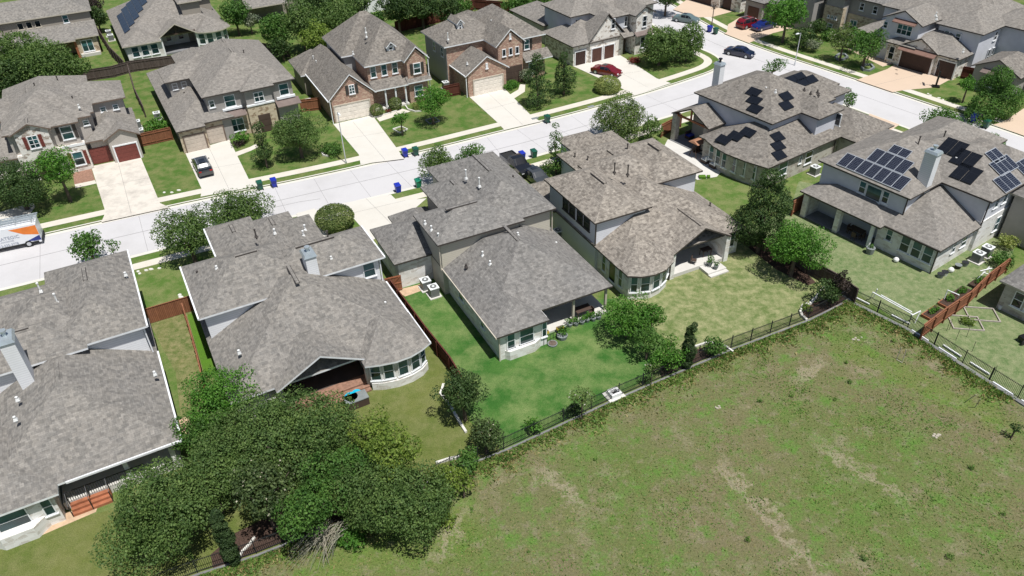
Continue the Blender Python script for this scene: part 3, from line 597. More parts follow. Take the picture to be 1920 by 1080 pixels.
mb.box(-7.8, -1.37, 1.65, -2.6, -1.32, 1.7); h.part('railing', mb, 'iron')
h.chimney(-8.5, 7.9, 4.5, 9.4, 0.95, 1.5, 'siding_white'); h.gutter(.33, -1.75, .33, 9.4, 3.02); h.gutter(.33, 9.0, .33, 21.7, 6.02); h.gutter(-7.3, -1.8, .3, -1.8, 3.0)
h.ridgevent(-6.3, 5.2, -6.3, 7.6, 6.27); h.ridgevent(-3.15, 15.5, -3.15, 17.6, 7.76); h.ridgevent(-9.5, 11.45, -7.6, 11.45, 7.5)
h.down(0.0, 9.3, 3, 5.9, 'trim_white')
h.pipe(76, 545, 7.2); h.pipe(108, 567, 7.2, .8); h.pipe(195, 555, 6.9, .1); h.pipe(235, 514, 6.7, .1); h.pipe(290, 700, 4.2, .1); h.pipe(28, 785, 5.6, .1); h.pipe(32, 748, 5.6, .1); h.end()

# B
h = House('grey-roofed white house with a bowed window bay and open gable porch', W(809, 700), 27.7, 'shingle_grey', 'trim_white', group=NEAR)
h.P = 0.5; h.wall = 'siding_white'
h.R(-15.8, 9.4, -5.5, 18.0, 5.8, 'x'); h.R(-12.7, 12.5, -8.3, 23.6, 5.8); h.R(-9.3, 12.5, -4.8, 22.6, 5.8); h.R(-7.9, 12.2, -3.2, 21.0, 5.8); h.R(-9.5, 10.1, 0.45, 16.2, 5.8, 'x', p=.55)
h.R(-15.75, 1.5, 0.3, 17.8, 3.0, wall=False, p=.5); h.R(-12.3, 0.9, -4.7, 8, 3.0, ends='gh', wall=False, p=.53)
h.fan([(-5.4, 0.25), (-4.3, -0.15), (-3.0, -0.45), (-1.7, -0.45), (-0.6, -0.15), (.32, 0.3), (.32, 5), (-5.4, 5)], (-2.6, 3.6, 4.85), 3.0)
h.wb(-15.3, 5.2, -0.15, 17.3, 0, 3.05, 'limestone'); h.wb(-15.3, 1.9, -12.1, 5.3, 0, 3.05, 'limestone')
h.wp([(-4.9, .7), (-4.1, .3), (-2.95, .02), (-1.75, .02), (-.75, .3), (-.15, .75), (-.15, 5.3), (-4.9, 5.3)], 0, 3.02, 'limestone')
h.wp([(-5.0, .55), (-4.15, .12), (-2.98, -.18), (-1.72, -.18), (-.68, .1), (.0, .6), (.0, .75), (-4.9, .75)], 0, 0.75, 'limestone')
for x, y, d in ((-3.55, .16, -103), (-2.35, .02, -90), (-1.22, .16, -75), (-.42, .52, -54), (-4.55, .5, -116)): h.win(x, y, d, .95, .9 if d != -54 else .72, 1.75)
h.slab(-12.1, 1.3, -4.9, 2.3, 0.45, 'brick_paver'); h.slab(-12.1, 2.3, -4.9, 5.3, 0.44, 'shaded_floor'); h.wb(-12.05, 5.15, -4.95, 5.19, .45, 3.0, 'stucco_taupe'); h.post(-12.0, 1.6, 3.0, .4, 'limestone'); h.post(-5.0, 1.35, 3.0, .4, 'limestone')  # inner floor and taupe back wall have the porch shade in their dark colour
mb = MB(); mb.hexa([(-11.9, 1.35, 3.0), (-8.5, 1.35, 4.75), (-5.1, 1.35, 3.0)], [(-11.9, 1.5, 3.0), (-8.5, 1.5, 4.75), (-5.1, 1.5, 3.0)]); mb.v = [(x, y, z) for x, y, z in mb.v]
for x in (-10.6, -9.4, -7.9, -6.9): h.win(x, 5.14, 'S', .9, .9, 1.6, gl='glass_dark')
mb = MB(); mb.box(-9.2, 0.9, 0, -5.1, 1.3, .28); mb.box(-9.2, .55, 0, -5.1, .9, .14); h.part('brick_step', mb, 'brick_paver')
h.win(-1.0, 10.55, 'S', 3.9, 1.15, 1.55, 1, 2); h.chimney(-5.9, 10.9, 4.2, 8.0, .95, 1.35, 'siding_white')
h.gutter(.33, .3, .33, 10.3, 3.02); h.gutter(.48, 10.1, .48, 16.2, 5.82); h.gutter(-15.83, 9.4, -15.83, 18, 5.82); h.gutter(-12.73, 18, -12.73, 23.5, 5.82)
h.ridgevent(-7.7, 8.4, -7.7, 11.3, 7.08); h.ridgevent(-6.5, 13.1, -3, 13.1, 7.55); h.ridgevent(-11.5, 13.7, -9.6, 13.7, 8.0); h.ridgevent(-10.5, 19.5, -10.5, 21, 7.0); h.ridgevent(-7.0, 18.8, -7.0, 20.2, 7.0)
h.down(.05, 10.4, 3, 5.7, 'trim_white'); h.down(-.1, .9, 0, 3, 'trim_white')
h.pipe(480, 442, 7.4, .6, 'vent_dark'); h.pipe(515, 436, 7, .3); h.pipe(569, 441, 6.8, .4); h.pipe(572, 430, 6.6, .4); h.pipe(615, 445, 7.5, .6, 'vent_dark'); h.pipe(370, 512, 6.3, .12, 'vent_dark'); h.pipe(661, 541, 4.5, .12, 'vent_dark'); h.pipe(723, 571, 3.6, .2); h.pipe(448, 660, 4.6, .1); h.pipe(406, 502, 7.2, .1); h.pipe(621, 484, 6.5, .1); h.end()

# C
h = House('charcoal-roofed tan house in the middle with two AC units on its lush lawn', W(930, 680), 26, 'shingle_charcoal', 'trim_dark', group=NEAR)
h.P = 0.5; h.wall = 'siding_tan'
h.R(-.45, 10.6, 8.5, 16.8, 6.0, 'x', p=.5); h.R(4.3, 11.1, 12.2, 25.2, 6.0, p=.55); h.R(2.2, 14, 7.2, 21.6, 6.0, wall='siding_taupe')
h.R(-3.85, 13.6, 4.2, 20.8, 3.2, p=.5, wall='limestone'); h.R(-1.4, 17.5, 2.8, 22.3, 3.2, p=.7, wall='limestone')
h.R(0, 1.1, 12.35, 15, 3.0, wall=False, p=.53); h.R(0.0, -.4, 5.0, 7, 3.0, wall=False, p=.53)
h.wb(.45, 4.6, 11.9, 14.6, 0, 3.05, 'limestone'); h.wb(.45, .05, 5.0, 4.7, 0, 3.05, 'limestone')
h.wp([(1.2, -.35), (3.6, -.35), (4.4, .05), (.9, .05)], 0, .95, 'limestone'); h.win(1.5, .05, 'S', .95, .8, 1.75); h.win(3.0, .05, 'S', .95, 1.4, 1.75, 1, 2); h.win(4.72, .05, 'S', .95, .5, 1.75)
h.slab(5.0, 1.2, 12.1, 4.7, .2, 'patio'); h.post(8.5, 1.5, 3.0, .2, 'trim_tan'); h.post(11.9, 1.5, 3.0, .2, 'trim_tan'); h.win(7.2, 4.6, 'S', .3, 1.6, 2.2, 2, 1, gl='glass_dark', frame='bronze'); h.win(10.2, 4.6, 'S', .9, 1.6, 1.4, 2, 1, gl='glass_dark')
h.gutter(-.03, -.4, -.03, 11.4, 2.99, 'trim_tan'); h.win(.45, 8.0, 'W', 1.2, 1.0, 1.3); h.win(.45, 3.4, 'W', 1.2, .7, 1.3)
h.ridgevent(6.17, 7.4, 6.17, 10.2, 6.3); h.ridgevent(1.8, 13.7, 5.0, 13.7, 7.6); h.ridgevent(8.25, 17.5, 8.25, 21.5, 8.22); h.ridgevent(4.7, 18.2, 4.7, 19.2, 7.3)
h.down(.38, .0, 0, 2.9, 'trim_tan'); h.down(-.2, 10.95, 3, 5.9, 'trim_tan'); h.down(11.95, 11.5, 3, 5.9, 'trim_tan')
h.pipe(874, 333, 7.6, .8); h.pipe(899, 348, 7.6, .8); h.pipe(797, 418, 6.3, .15); h.pipe(809, 430, 6.3, .3); h.pipe(822, 444, 6.2, .3); h.pipe(905, 478, 4.8, .3); h.pipe(919, 494, 4.8, .2); h.pipe(874, 499, 4.2, .12, 'vent_dark'); h.pipe(971, 440, 6, .15); h.pipe(1043, 457, 3.7, .1); h.pipe(962, 332, 6.8, .1, 'vent_dark'); h.end()

# D
h = House('brown-roofed light grey two-storey house with a rear bay of windows and open corner porch', W(1119, 500), 25.6, 'shingle_brown', 'trim_dark', group=NEAR)
h.P = 0.5; h.wall = 'siding_light'
h.R(-1.1, -1.0, 5.4, 9.0, 5.9, p=.52); h.R(8.1, 2.5, 14.2, 11.5, 5.9, wall='siding_light'); h.R(3.5, 4.0, 10.5, 10.0, 5.9, 'x')
h.R(-1.0, 7, 6, 13.4, 3.0, wall='siding_light'); h.R(5.6, 8.5, 14.6, 18.3, 3.0, p=.5); h.R(9.9, 12, 14.7, 20.6, 3.0); h.R(7.6, 14, 12.2, 22.0, 3.0)
h.R(-.8, -5.0, 14.2, 11, 3.0, wall=False, p=.5); h.R(5.0, -5.5, 11.9, 3, 3.0, ends='gh', wall=False, p=.56)
h.fan([(-.75, -6.3), (.3, -7.0), (1.6, -7.3), (2.9, -7.15), (4.3, -6.4), (5.2, -5.2), (5.2, -2), (-.75, -2)], (2.1, -3.2, 4.9), 3.0)
h.wb(-.35, -1.6, 13.75, 10.5, 0, 3.05, 'limestone'); h.wb(11.7, -4.5, 13.75, -1.5, 0, 3.05, 'limestone')
h.wp([(-.35, -6.0), (.5, -6.45), (1.65, -6.8), (2.8, -6.6), (4.0, -6.0), (4.85, -5.0), (4.85, -1.6), (-.35, -1.6)], 0, 3.05, 'limestone')
for x, y, d, w_ in ((.1, -6.24, -118, .7), (1.07, -6.63, -107, .95), (2.25, -6.7, -80, .95), (3.4, -6.3, -63, 1.0), (4.42, -5.5, -50, .8)): h.win(x, y, d, .85, w_, 1.85)
h.slab(4.9, -5.2, 11.7, -1.5, .4, 'patio'); h.post(5.2, -5.1, 3.0, .45, 'limestone'); h.post(11.7, -5.1, 3.0, .5, 'limestone'); h.wb(11.45, -5.0, 11.75, -1.5, 0, 3.03, 'limestone')
mb = MB(); mb.box(8.6, -6.6, 0, 10.8, -5.2, .3); mb.box(8.6, -7.0, 0, 10.8, -6.6, .15); h.part('porch_step', mb, 'patio')
h.win(7.6, -1.6, 'S', .5, 1.5, 2.1, 2, 1, gl='glass_dark'); h.win(10.2, -1.6, 'S', .8, 1.1, 1.8, gl='glass_dark'); h.win(12.8, -4.5, 'S', .9, 1.0, 1.7)
for y in (5.2, 3.9, 2.4, 1.1): h.win(-.65, y, 'W', 4.0, 1.1, 1.5, 1, 2, 'trim_dark', 'glass_dark')
h.win(-.35, -1.8, 'W', .7, .7, 1.9); h.win(-.35, -3.3, 'W', .4, 1.2, 2.2, 1, 1, gl='glass_dark'); h.win(-.35, -4.7, 'W', .7, .7, 1.9)
mb = MB(); mb.box(-.45, -6.0, 3.0, -.36, 8.5, 3.14); h.part('band_course', mb, 'trim_dark'); h.down(-.72, -.62, 3, 5.8); h.down(4.86, -5.3, 0, 2.9)
h.ridgevent(8.45, -4.9, 8.45, -.5, 4.98); h.ridgevent(2.15, 2.5, 2.15, 5, 7.7); h.ridgevent(11.1, 6, 11.1, 8, 7.55)
h.pipe(1152, 322, 7.5, .9, 'vent_dark'); h.pipe(1177, 326, 7.4, .9, 'vent_dark'); h.pipe(1176, 285, 6.2, .9, 'vent_dark'); h.pipe(1078, 293, 3.6, .3, 'vent_dark'); h.pipe(1102, 300, 3.8, .4, 'vent_dark'); h.pipe(1331, 386, 3.8, .3, 'vent_dark'); h.end()

# E
h = House('brown-roofed house with scattered black solar panels and a timber gable patio', W(1439, 345), 34.5, 'shingle_taupe', 'trim_dark', group=NEAR)
h.P = .52; h.wall = 'stucco_grey'
h.R(2.2, 2.4, 14.0, 14.6, 6.0, p=.5); h.R(7.4, -.1, 12.1, 9, 6.0); h.R(6, 2.8, 17.7, 11.5, 6.0, 'x', p=.48); h.R(13.2, 5, 18.4, 11, 6.0, 'y')
h.R(-1.75, -1.0, 12.2, 9.6, 3.0, 'y', wall=False, p=.5); h.R(11.3, -3.1, 19, 9, 3.0, p=.5, wall='beigestone')
h.fan([(-1.85, 8.4), (-2.45, 6.6), (-2.75, 4.4), (-2.5, 1.8), (-1.85, -1.0), (0, -1.0), (0.5, 8.4)], (1.4, 3.6, 4.7), 3.0)
h.R(-.4, 9.3, 6, 15.6, 3.6, 'x', 'gh', p=.5, wall=False)
h.wb(-1.3, -.55, 11.8, 9.1, 0, 3.05, 'beigestone'); h.wp([(-1.35, 8.0), (-1.9, 6.4), (-2.2, 4.4), (-1.95, 2.0), (-1.35, -.5), (-.5, -.5), (-.5, 8)], 0, 3.03, 'beigestone')
for x, y, d in ((-1.62, 7.2, 199), (-1.97, 5.9, 188), (-2.13, 4.8, 187), (-2.1, 3.6, 174), (-1.92, 2.4, 174), (-1.68, 1.0, 166)): h.win(x, y, d, .8, .95, 1.9)
h.wb(2.2, 9.1, 12, 14.2, 0, 3.2, 'stucco_taupe'); h.slab(-.6, 9.2, 2.3, 15.3, .12, 'patio_floor')
h.post(-.05, 15.0, 3.7, .7, 'beigestone'); h.post(0.0, 9.9, 3.7, .6, 'beigestone')
mb = MB()
for sg in (-1, 1): mb.hexa([(-.3, 12.45, 5.0), (-.1, 12.45, 5.0), (-.1, 12.45 + sg * 2.9, 3.55), (-.3, 12.45 + sg * 2.9, 3.55)], [(-.3, 12.45, 5.2), (-.1, 12.45, 5.2), (-.1, 12.45 + sg * 2.9, 3.75), (-.3, 12.45 + sg * 2.9, 3.75)])
mb.box(-.3, 9.6, 3.5, -.1, 15.3, 3.72); mb.box(-.28, 12.35, 3.7, -.12, 12.55, 5.0); h.part('gable_truss', mb, 'redwood')
h.win(1.5, -.55, 'S', .9, 1.6, 1.7); h.win(4.6, -.55, 'S', 1.4, .5, 1.0); h.win(6.2, -.55, 'S', .9, 1.3, 1.6, gl='glass_dark'); h.win(11.6, 3.3 - 3.2, 'E', 4.0, .8, 1.5, gl='glass_dark')
h.win(11.65, 1.4, 'E', 3.9, .9, 1.6, gl='glass_dark')
h.chimney(5.2, 13.6, 5, 9.3, .85, 1.0, 'siding_white', 'zinc', 'black')
for px, py in ((1413, 174), (1414, 189), (1415, 205)): h.ppx('W', 2.2, 6.0, .5, px, py, 1.75, 1.1)
for px, py in ((1474, 182), (1474, 199)): h.ppx('S', 2.4, 6.0, .5, px, py, 1.75, 1.1)
h.ppx('S', 2.8, 6.0, .48, 1492, 148, 3.4, 1.05, nx=2); h.ppx('S', 2.8, 6.0, .48, 1513, 153, 3.4, 1.05, nx=2)
for px, py in ((1356, 263), (1379, 256), (1402, 249)): h.ppx('W', -2.6, 3.06, .44, px, py, 1.75, 1.1)
for px, py in ((1458, 258), (1459, 275), (1461, 292)): h.ppx('S', -1.0, 3.0, .5, px, py, 1.75, 1.1)
for (px, py, z) in ((1397, 231, 4.3), (1478, 245, 4.3)):
    x, y = h.loc(px, py, z); mb = MB(); mb.cyl((x, y, z - .2), (x, y, z + .15), .3, .26, 10); h.part('roof_vent', mb, 'vent_white')
for px, py in ((1420, 157), (1436, 167), (1454, 172)): h.pipe(px, py, 7.8, .15)
for px, py in ((1508, 168), (1520, 175), (1533, 172), (1535, 178)): h.pipe(px, py, 7.3, .15, 'vent_dark')
h.down(-1.4, -.62, 0, 2.9); h.down(10.9, -.7, 0, 2.9); h.end()

# F
h = House('tan-roofed house with large solar arrays, skylights and a white chimney', W(1753, 522), 34.5, 'shingle_tan', 'trim_dark', group=NEAR)
h.P = .5; h.wall = 'stucco_grey'
h.R(1.15, 5.1, 13.5, 15.6, 6.0, 'x', 'hh', p=.5); h.R(6.6, 0.05, 16.8, 13, 6.0, p=.5); h.R(9, 6, 21, 14, 6.0, 'x'); h.R(12, .1, 19, 9, 6.0, 'x', p=.5)
h.R(-.9, 6.1, 4.4, 15.6, 3.0, wall=False, p=.42); h.R(-.1, .3, 7.05, 9.9, 3.0, 'x', 'hg', wall=False, p=.52)
h.wb(2.5, 6.0, 8, 15.1, 0, 3.05, 'limestone'); h.wb(.35, .75, 7.05, 6.9, 0, 3.05, 'limestone'); h.wb(7.02, .42, 14.6, 8, 0, 3.4, 'limestone')
h.slab(-.5, 6.9, 2.6, 15.2, .12, 'patio_floor'); h.post(-.3, 14.9, 3.1, .6, 'limestone'); h.post(-.3, 10.9, 3.1, .55, 'limestone'); h.post(-.3, 7.1, 3.1, .3, 'trim_white'); h.wb(-.3, 14.6, 2.6, 15.1, 0, 3.1, 'limestone')
h.win(.35, 5.6, 'W', 1.3, .7, 1.3, gl='glass_teal')
h.win(.35, 4.35 - .5, 'W', .9, 1.0, 1.8); h.win(.35, 2.65, 'W', .9, 1.0, 1.8); h.win(.35, 1.5, 'W', .9, 1.0, 1.8)
h.win(1.63, 11.3 - 1.0, 'W', 4.2, .8, 1.35); h.win(1.63, 9.0, 'W', 4.0, 1.7, 1.5, 1, 1); h.win(1.63, 7.7, 'W', 4.2, .75, 1.35)
h.win(2.5, 9.5, 'W', 1.0, 1.0, 1.5, gl='glass_dark'); h.win(2.5, 8.2, 'W', 1.0, 1.0, 1.5, gl='glass_dark')
h.win(3.6, .75, 'S', 1.1, .6, 1.2); h.win(5.4, .75, 'S', 1.1, 1.0, 1.2); h.win(9.0, .52, 'S', 4.3, .8, 1.2); h.win(10.6, .52, 'S', 4.3, .8, 1.2); h.win(10.8, .42, 'S', 1.0, .9, 1.7)
h.panel('W', 1.15, 6.0, 6.4, 13.6, .25, 1.8, .5, 'solar_grid', 7); h.panel('W', 1.15, 6.0, 7.4, 11.5, 1.9, 3.45, .5, 'solar_grid', 4); h.panel('W', 1.15, 6.0, 8.4, 10.4, 3.55, 4.5, .5, 'solar_grid', 2)
h.ppx('W', 6.6, 6.03, .5, 1786, 278, 2.3, 1.8, nx=2); h.ppx('W', 6.6, 6.03, .5, 1810, 299, 2.3, 1.8, nx=2); h.ppx('W', 6.6, 6.03, .5, 1811, 327, 2.3, 1.8, nx=2)
h.ppx('S', .05, 6.03, .5, 1882, 312, 3.3, 1.5, 'solar_grid', 4); h.ppx('S', .05, 6.03, .5, 1888, 343, 3.0, 1.5, 'solar_grid', 3); h.ppx('S', .05, 6.03, .5, 1866, 294, 2.0, 1.3, 'solar_grid', 2); h.ppx('S', .1, 6.03, .5, 1921, 316, 2.0, 1.5, 'solar_grid', 2)
h.chimney(4.6, 5.9, 5.5, 9.7, .9, 1.2, 'siding_white')
for px, py, z in ((1675, 275, 7.4), (1815, 280, 7.4), (1768, 376, 4.6)):
    x, y = h.loc(px, py, z); mb = MB(); mb.box(x - .4, y - .4, z - .2, x + .4, y + .4, z + .12); so_ = h.part('skylight', mb, 'vent_dark'); mb = MB(); mb.box(x - .28, y - .28, z + .1, x + .28, y + .28, z + .16); mb.build('skylight_pane', 'zinc', so_)
h.pipe(1721, 272, 8, .9, 'vent_dark'); h.pipe(1768, 262, 8, .9, 'vent_dark'); h.pipe(1790, 305, 7, .5); h.pipe(1775, 300, 7, .2); h.down(.3, .7, 0, 2.9); h.down(1.55, 5.5, 3, 5.9); h.down(7.0, .38, 3, 5.9); h.gutter(-.13, .3, -.13, 6.2, 2.99, 'trim_dark'); h.end()

# G (right edge)
h = House('house cut off by the right edge with a grey roof and dark rear windows', W(1866, 590), 34.5, 'shingle_charcoal', 'trim_tan', group=NEAR)
h.R(.6, -9, 12, .95, 3.0, 'x', wall='beigestone', p=.45); h.R(12.3, -3, 20, 6.9, 5.2, 'y', wall='stucco_beige')
h.win(1.08, -.9, 'W', .9, .9, 1.6, gl='glass_dark'); h.win(1.08, -2.0, 'W', .9, .9, 1.6, gl='glass_dark'); h.win(1.08, -3.1, 'W', .9, .9, 1.6, gl='glass_dark'); h.end()

# H1
h = House('beige house with white stone front, maroon shutters and maroon garage doors', W(174.6, 316), 26.5, 'shingle_tan', 'trim_brown', group=FAR)
h.P = .5; h.wall = 'stucco_beige'
h.R(-7.2, -.3, -2.7, 9, 6.2, ends='gh', wall='whitestone', p=.48); h.R(-8, .2, .3, 8, 6.2, 'x', wall='stucco_beige'); h.R(-3, 1.4, 1.8, 10, 6.2); h.R(-4, 5.4, 6.2, 12.2, 6.2, 'x'); h.R(-8.1, 2.4, 2.2, 16.8, 6.2, p=.5); h.R(-15, 5.2, -6, 12.5, 6.2, 'x')
h.R(.15, .6, 6.5, 9.5, 3.2); h.R(2.2, -.15, 6.55, 8, 3.2, ends='gh', p=.55); h.R(-17, .2, -7.3, 9, 3.2, 'x', 'hg', wall='whitestone')
h.wb(-7.3, .0, .15, 8, 0, 3.4, 'whitestone'); h.garage(1.35, 1.05, 2.3, m='maroon'); h.garage(4.4, .07, 2.6, m='maroon', trim='trim_white')
h.win(-5.0, -.05, 'S', 4.1, 1.1, 1.6, 2, 3, shut='maroon'); h.win(-1.3, .65, 'S', 4.1, 1.3, 1.7, 1, 2, shut='trim_dark'); h.win(3.2, 5.85, 'S', 4.7, .7, .7); h.win(4.7, 5.85, 'S', 4.7, .7, .7); h.win(1.0, 1.87, 'S', 4.9, .7, .7)
h.win(-1.1, .0, 'S', .8, 1.2, 1.8, 1, 2, shut='maroon'); h.door(-4.9, -.04, 'S', 1.9, 2.6, 'dark_wood'); h.win(-8.6, 5.65, 'S', 4.1, 1.0, 1.6, shut='trim_dark')
mb = MB(); mb.box(-2.4, -.02 - .03, 3.3, .15, .0, 3.6); h.part('band_course', mb, 'trim_white')
h.ridgevent(-4.95, 0.2, -4.95, 1.6, 7.3); h.ridgevent(-3, 8, -3, 10, 8.7); h.ridgevent(-4.6, 9, -4.6, 11, 8.0)
h.pipe(68, 168, 8, .8, 'vent_dark'); h.pipe(110, 155, 7.5, .8, 'vent_dark'); h.pipe(148, 200, 7.2, .2); h.pipe(57, 190, 7.6, .3); h.pipe(137, 187, 7, .4, 'vent_dark'); h.end()

# H2
h = House('grey stucco house with tan stone entry, beige garage doors and metal awnings', W(348.7, 290), 28.5, 'shingle_tan', 'trim_dark', group=FAR)
h.P = .52; h.wall = 'stucco_taupe'
h.R(-.35, 1.0, 7.2, 24.3, 3.2, p=.5); h.R(-.35, .0, 3.3, 6, 3.2); h.R(3.1, 1.05, 5.7, 5, 3.2)
h.R(.7, 9.8, 8, 15.5, 6.2, 'x'); h.R(3.4, 12, 9, 20.8, 6.2); h.R(3.9, 1.7, 16.1, 20.3, 6.2, p=.5); h.R(8.7, .9, 13.1, 7, 6.2, p=.5)
h.garage(1.6, .41, 2.5, m='door_beige', trim='trim_brown'); h.garage(4.4, 1.38, 2.1, m='door_beige', trim='trim_brown'); h.wb(-.1, .38, .25, .6, 0, 2.9, 'tanstone'); h.wb(2.95, .38, 3.2, .6, 0, 2.9, 'tanstone'); h.wb(.24, .39, 2.96, .43, 2.2, 3.0, 'tanstone'); h.wb(3.2, 1.36, 5.6, 1.45, 2.2, 3.3, 'tanstone')
h.wb(5.6, 1.9, 9.1, 2.4, 0, 3.0, 'tanstone'); h.wb(9.1, 1.25, 12.75, 2.2, 0, 3.9, 'tanstone'); h.door(11.0, 1.25, 'S', 1.6, 2.5, 'dark_wood'); h.win(7.4, 1.9, 'S', .7, 1.9, 1.8, 2, 2); h.win(1.9, 10.3, 'S', 4.9, .7, .9); h.win(3.1, 10.3, 'S', 4.9, .7, .9)
h.win(5.0, 2.2, 'S', 4.5, .7, 1.0); h.win(7.3, 2.2, 'S', 4.1, 1.4, 1.6); h.win(10.9, 1.35, 'S', 4.3, 1.3, 1.3, 2, 2); h.win(14.5, 2.2, 'S', 4.1, 1.3, 1.6)
h.shed(5.7, 1.0, 8.9, 2.2, 3.1, 3.6, 'metal_roof'); h.shed(13.0, .9, 16.2, 2.2, 3.1, 3.6, 'metal_roof'); h.wb(13.1, 1.5, 15.8, 2.3, 0, 3.0, 'stucco_taupe')
mb = MB(); mb.box(6.1, 1.95, 3.75, 8.7, 2.25, 4.0); mb.box(9.1, 1.15, 3.9, 12.75, 1.4, 4.1); mb.box(13.3, 1.95, 3.7, 15.8, 2.25, 4.0); h.part('band_course', mb, 'trim_white')
h.ridgevent(10, 7.8, 10, 9.5, 9.3); h.ridgevent(10, 12.5, 10, 14, 9.3); h.pipe(459, 106, 8, .8, 'vent_dark'); h.pipe(427, 78, 8, .8, 'vent_dark'); h.pipe(352, 170, 4.6, .15, 'vent_dark'); h.pipe(346, 176, 4.6, .15, 'vent_dark'); h.pipe(348, 183, 4.4, .15, 'vent_dark'); h.end()

# H3
h = House('two-storey red brick house with steep gables and a tall slender lamp by its drive', W(620, 233.3), 26, 'shingle_taupe', 'trim_white', group=FAR)
h.wall = 'redbrick'
h.R(.2, -.1, 7.0, 17.4, 3.3, ends='gh', p=.93); h.R(-.6, 11.5, 5.5, 19, 3.2, p=.7, wall='siding_taupe'); h.R(3.5, 9, 10, 19, 3.2, p=.7)
h.R(6.4, 2.1, 15.8, 16, 6.2, p=.86); h.R(4.8, 7.6, 15.7, 17.6, 6.2, p=.86, wall='siding_grey'); h.R(11.8, .95, 15.6, 8, 6.2, ends='gh', p=1.0)
h.shed(6.9, .7, 12.0, 3.2, 3.1, 4.2); h.shed(11.95, .7, 15.6, 1.5, 3.2, 3.9); h.wb(6.8, 3.0, 12.2, 4, 0, 6.2, 'redbrick')
h.slab(6.9, .9, 12, 2.8, .2, 'patio'); h.post(8.6, 1.0, 3.1, .2); h.post(10.1, 1.0, 3.1, .2); h.post(11.6, 1.0, 3.1, .2)
h.garage(3.4, .12, 4.9, 2.3, 'door_white', 6, trim='trim_tan'); h.win(3.7, .12, 'S', 3.6, .8, 1.3, 2, 3, shut='bronze'); h.win(13.7, 1.17, 'S', 4.2, 1.1, 1.5, 1, 2, shut='bronze')
for x in (7.7, 9.3, 10.9): h.win(x, 2.55, 'S', 4.3, .85, 1.6)
h.win(13.6, 1.1, 'S', .9, 1.3, 1.6); h.win(7.8, 2.98, 'S', .7, .9, 1.6); h.win(9.3, 2.98, 'S', .7, .9, 1.6); h.door(10.9, 2.98, 'S', 1.0, 2.2, 'dark_wood', z=.2)
x, y = 10.9, 3.4; h.wb(x - .55, y, x + .55, y + 2.5, 6.6, 8.0, 'trim_white'); h.win(x, y, 'S', 6.95, .6, .9, 1, 2, gl='glass_dark'); h.R(x - .75, y - .35, x + .75, y + 3.2, 7.9, ends='gg', p=.9, wall=False)
h.gutter(.15, -.1, .15, 17.2, 3.3); h.down(.4, .0, 0, 3.2, 'trim_white'); h.down(15.4, 1.1, 0, 6, 'trim_white')
h.pipe(594, 122, 4.5, .6); h.pipe(588, 112, 4.8, .5); h.pipe(686, 60, 9.3, .5); h.pipe(687, 68, 9, .4); h.pipe(610, 93, 5, .2); h.pipe(662, 100, 7.4, .2); h.end()

# H4
h = House('red brick house with a three-window gable, arched entry and white garage door', W(876.6, 182.6), 27.5, 'shingle_taupe', 'trim_white', group=FAR)
h.wall = 'redbrick'
h.R(-.25, -.3, 6.9, 8.5, 3.3, ends='gh', p=.64); h.R(-1.1, 4.7, 9, 13.4, 6.2, 'x', p=.62, wall='siding_grey'); h.R(5.3, .7, 10.3, 11, 6.2, ends='gh', p=.88); h.R(5.5, 1.9, 14.4, 15, 6.2, p=.68)
h.R(9.3, 12, 14.6, 26.5, 3.2, p=.55, wall='siding_grey'); h.shed(10.2, .7, 14.9, 2.4, 3.1, 4.0); h.wb(10.1, 1.6, 14.0, 2.6, 0, 3.2, 'redbrick'); h.wb(-.6, 5.1, 6, 5.3, 0, 6.2, 'redbrick')
h.garage(3.45, -.08, 4.7, 2.3, 'door_white', 6, trim='trim_tan')
for x in (6.7, 7.8, 8.9): h.win(x, .92, 'S', 4.5, .6, 1.1, 1, 1, frame='trim_white', gl='glass_dark')
h.door(8.3, .91, 'S', 2.8, 2.8, 'dark_wood', cols=2); h.win(11.3, 2.32, 'S', 4.3, .9, 1.5, shut='bronze'); h.win(11.8, 1.58, 'S', .8, 1.3, 1.6, 2, 2); h.win(7.8, .93, 'S', 6.9, .3, .8, 1, 1, gl='trim_white'); h.win(3.3, -.1, 'S', 3.7, .35, .8, 1, 1, gl='trim_white')
h.win(-.63, 9.5, 'W', 4.2, .8, 1.4); h.win(-.63, 6.6, 'W', 4.2, .8, 1.4)
x, y = 2.7, 7.0; h.wb(x - .45, y, x + .45, y + 2.2, 7.0, 8.6, 'trim_white'); h.win(x, y, 'S', 7.5, .45, .8, 1, 2, gl='glass_dark'); h.R(x - .65, y - .3, x + .65, y + 3.0, 8.4, ends='gg', p=1.0, wall=False)
h.gutter(-.3, -.3, -.3, 8.3, 3.3); h.down(-.1, -.1, 0, 3.2, 'trim_white'); h.pipe(840, 73, 7.2, .8); h.pipe(891, 24, 5, .5, 'vent_dark'); h.pipe(879, 97, 4.8, .1); h.pipe(876, 119, 4.4, .1); h.pipe(921, 41, 8, .2); h.end()

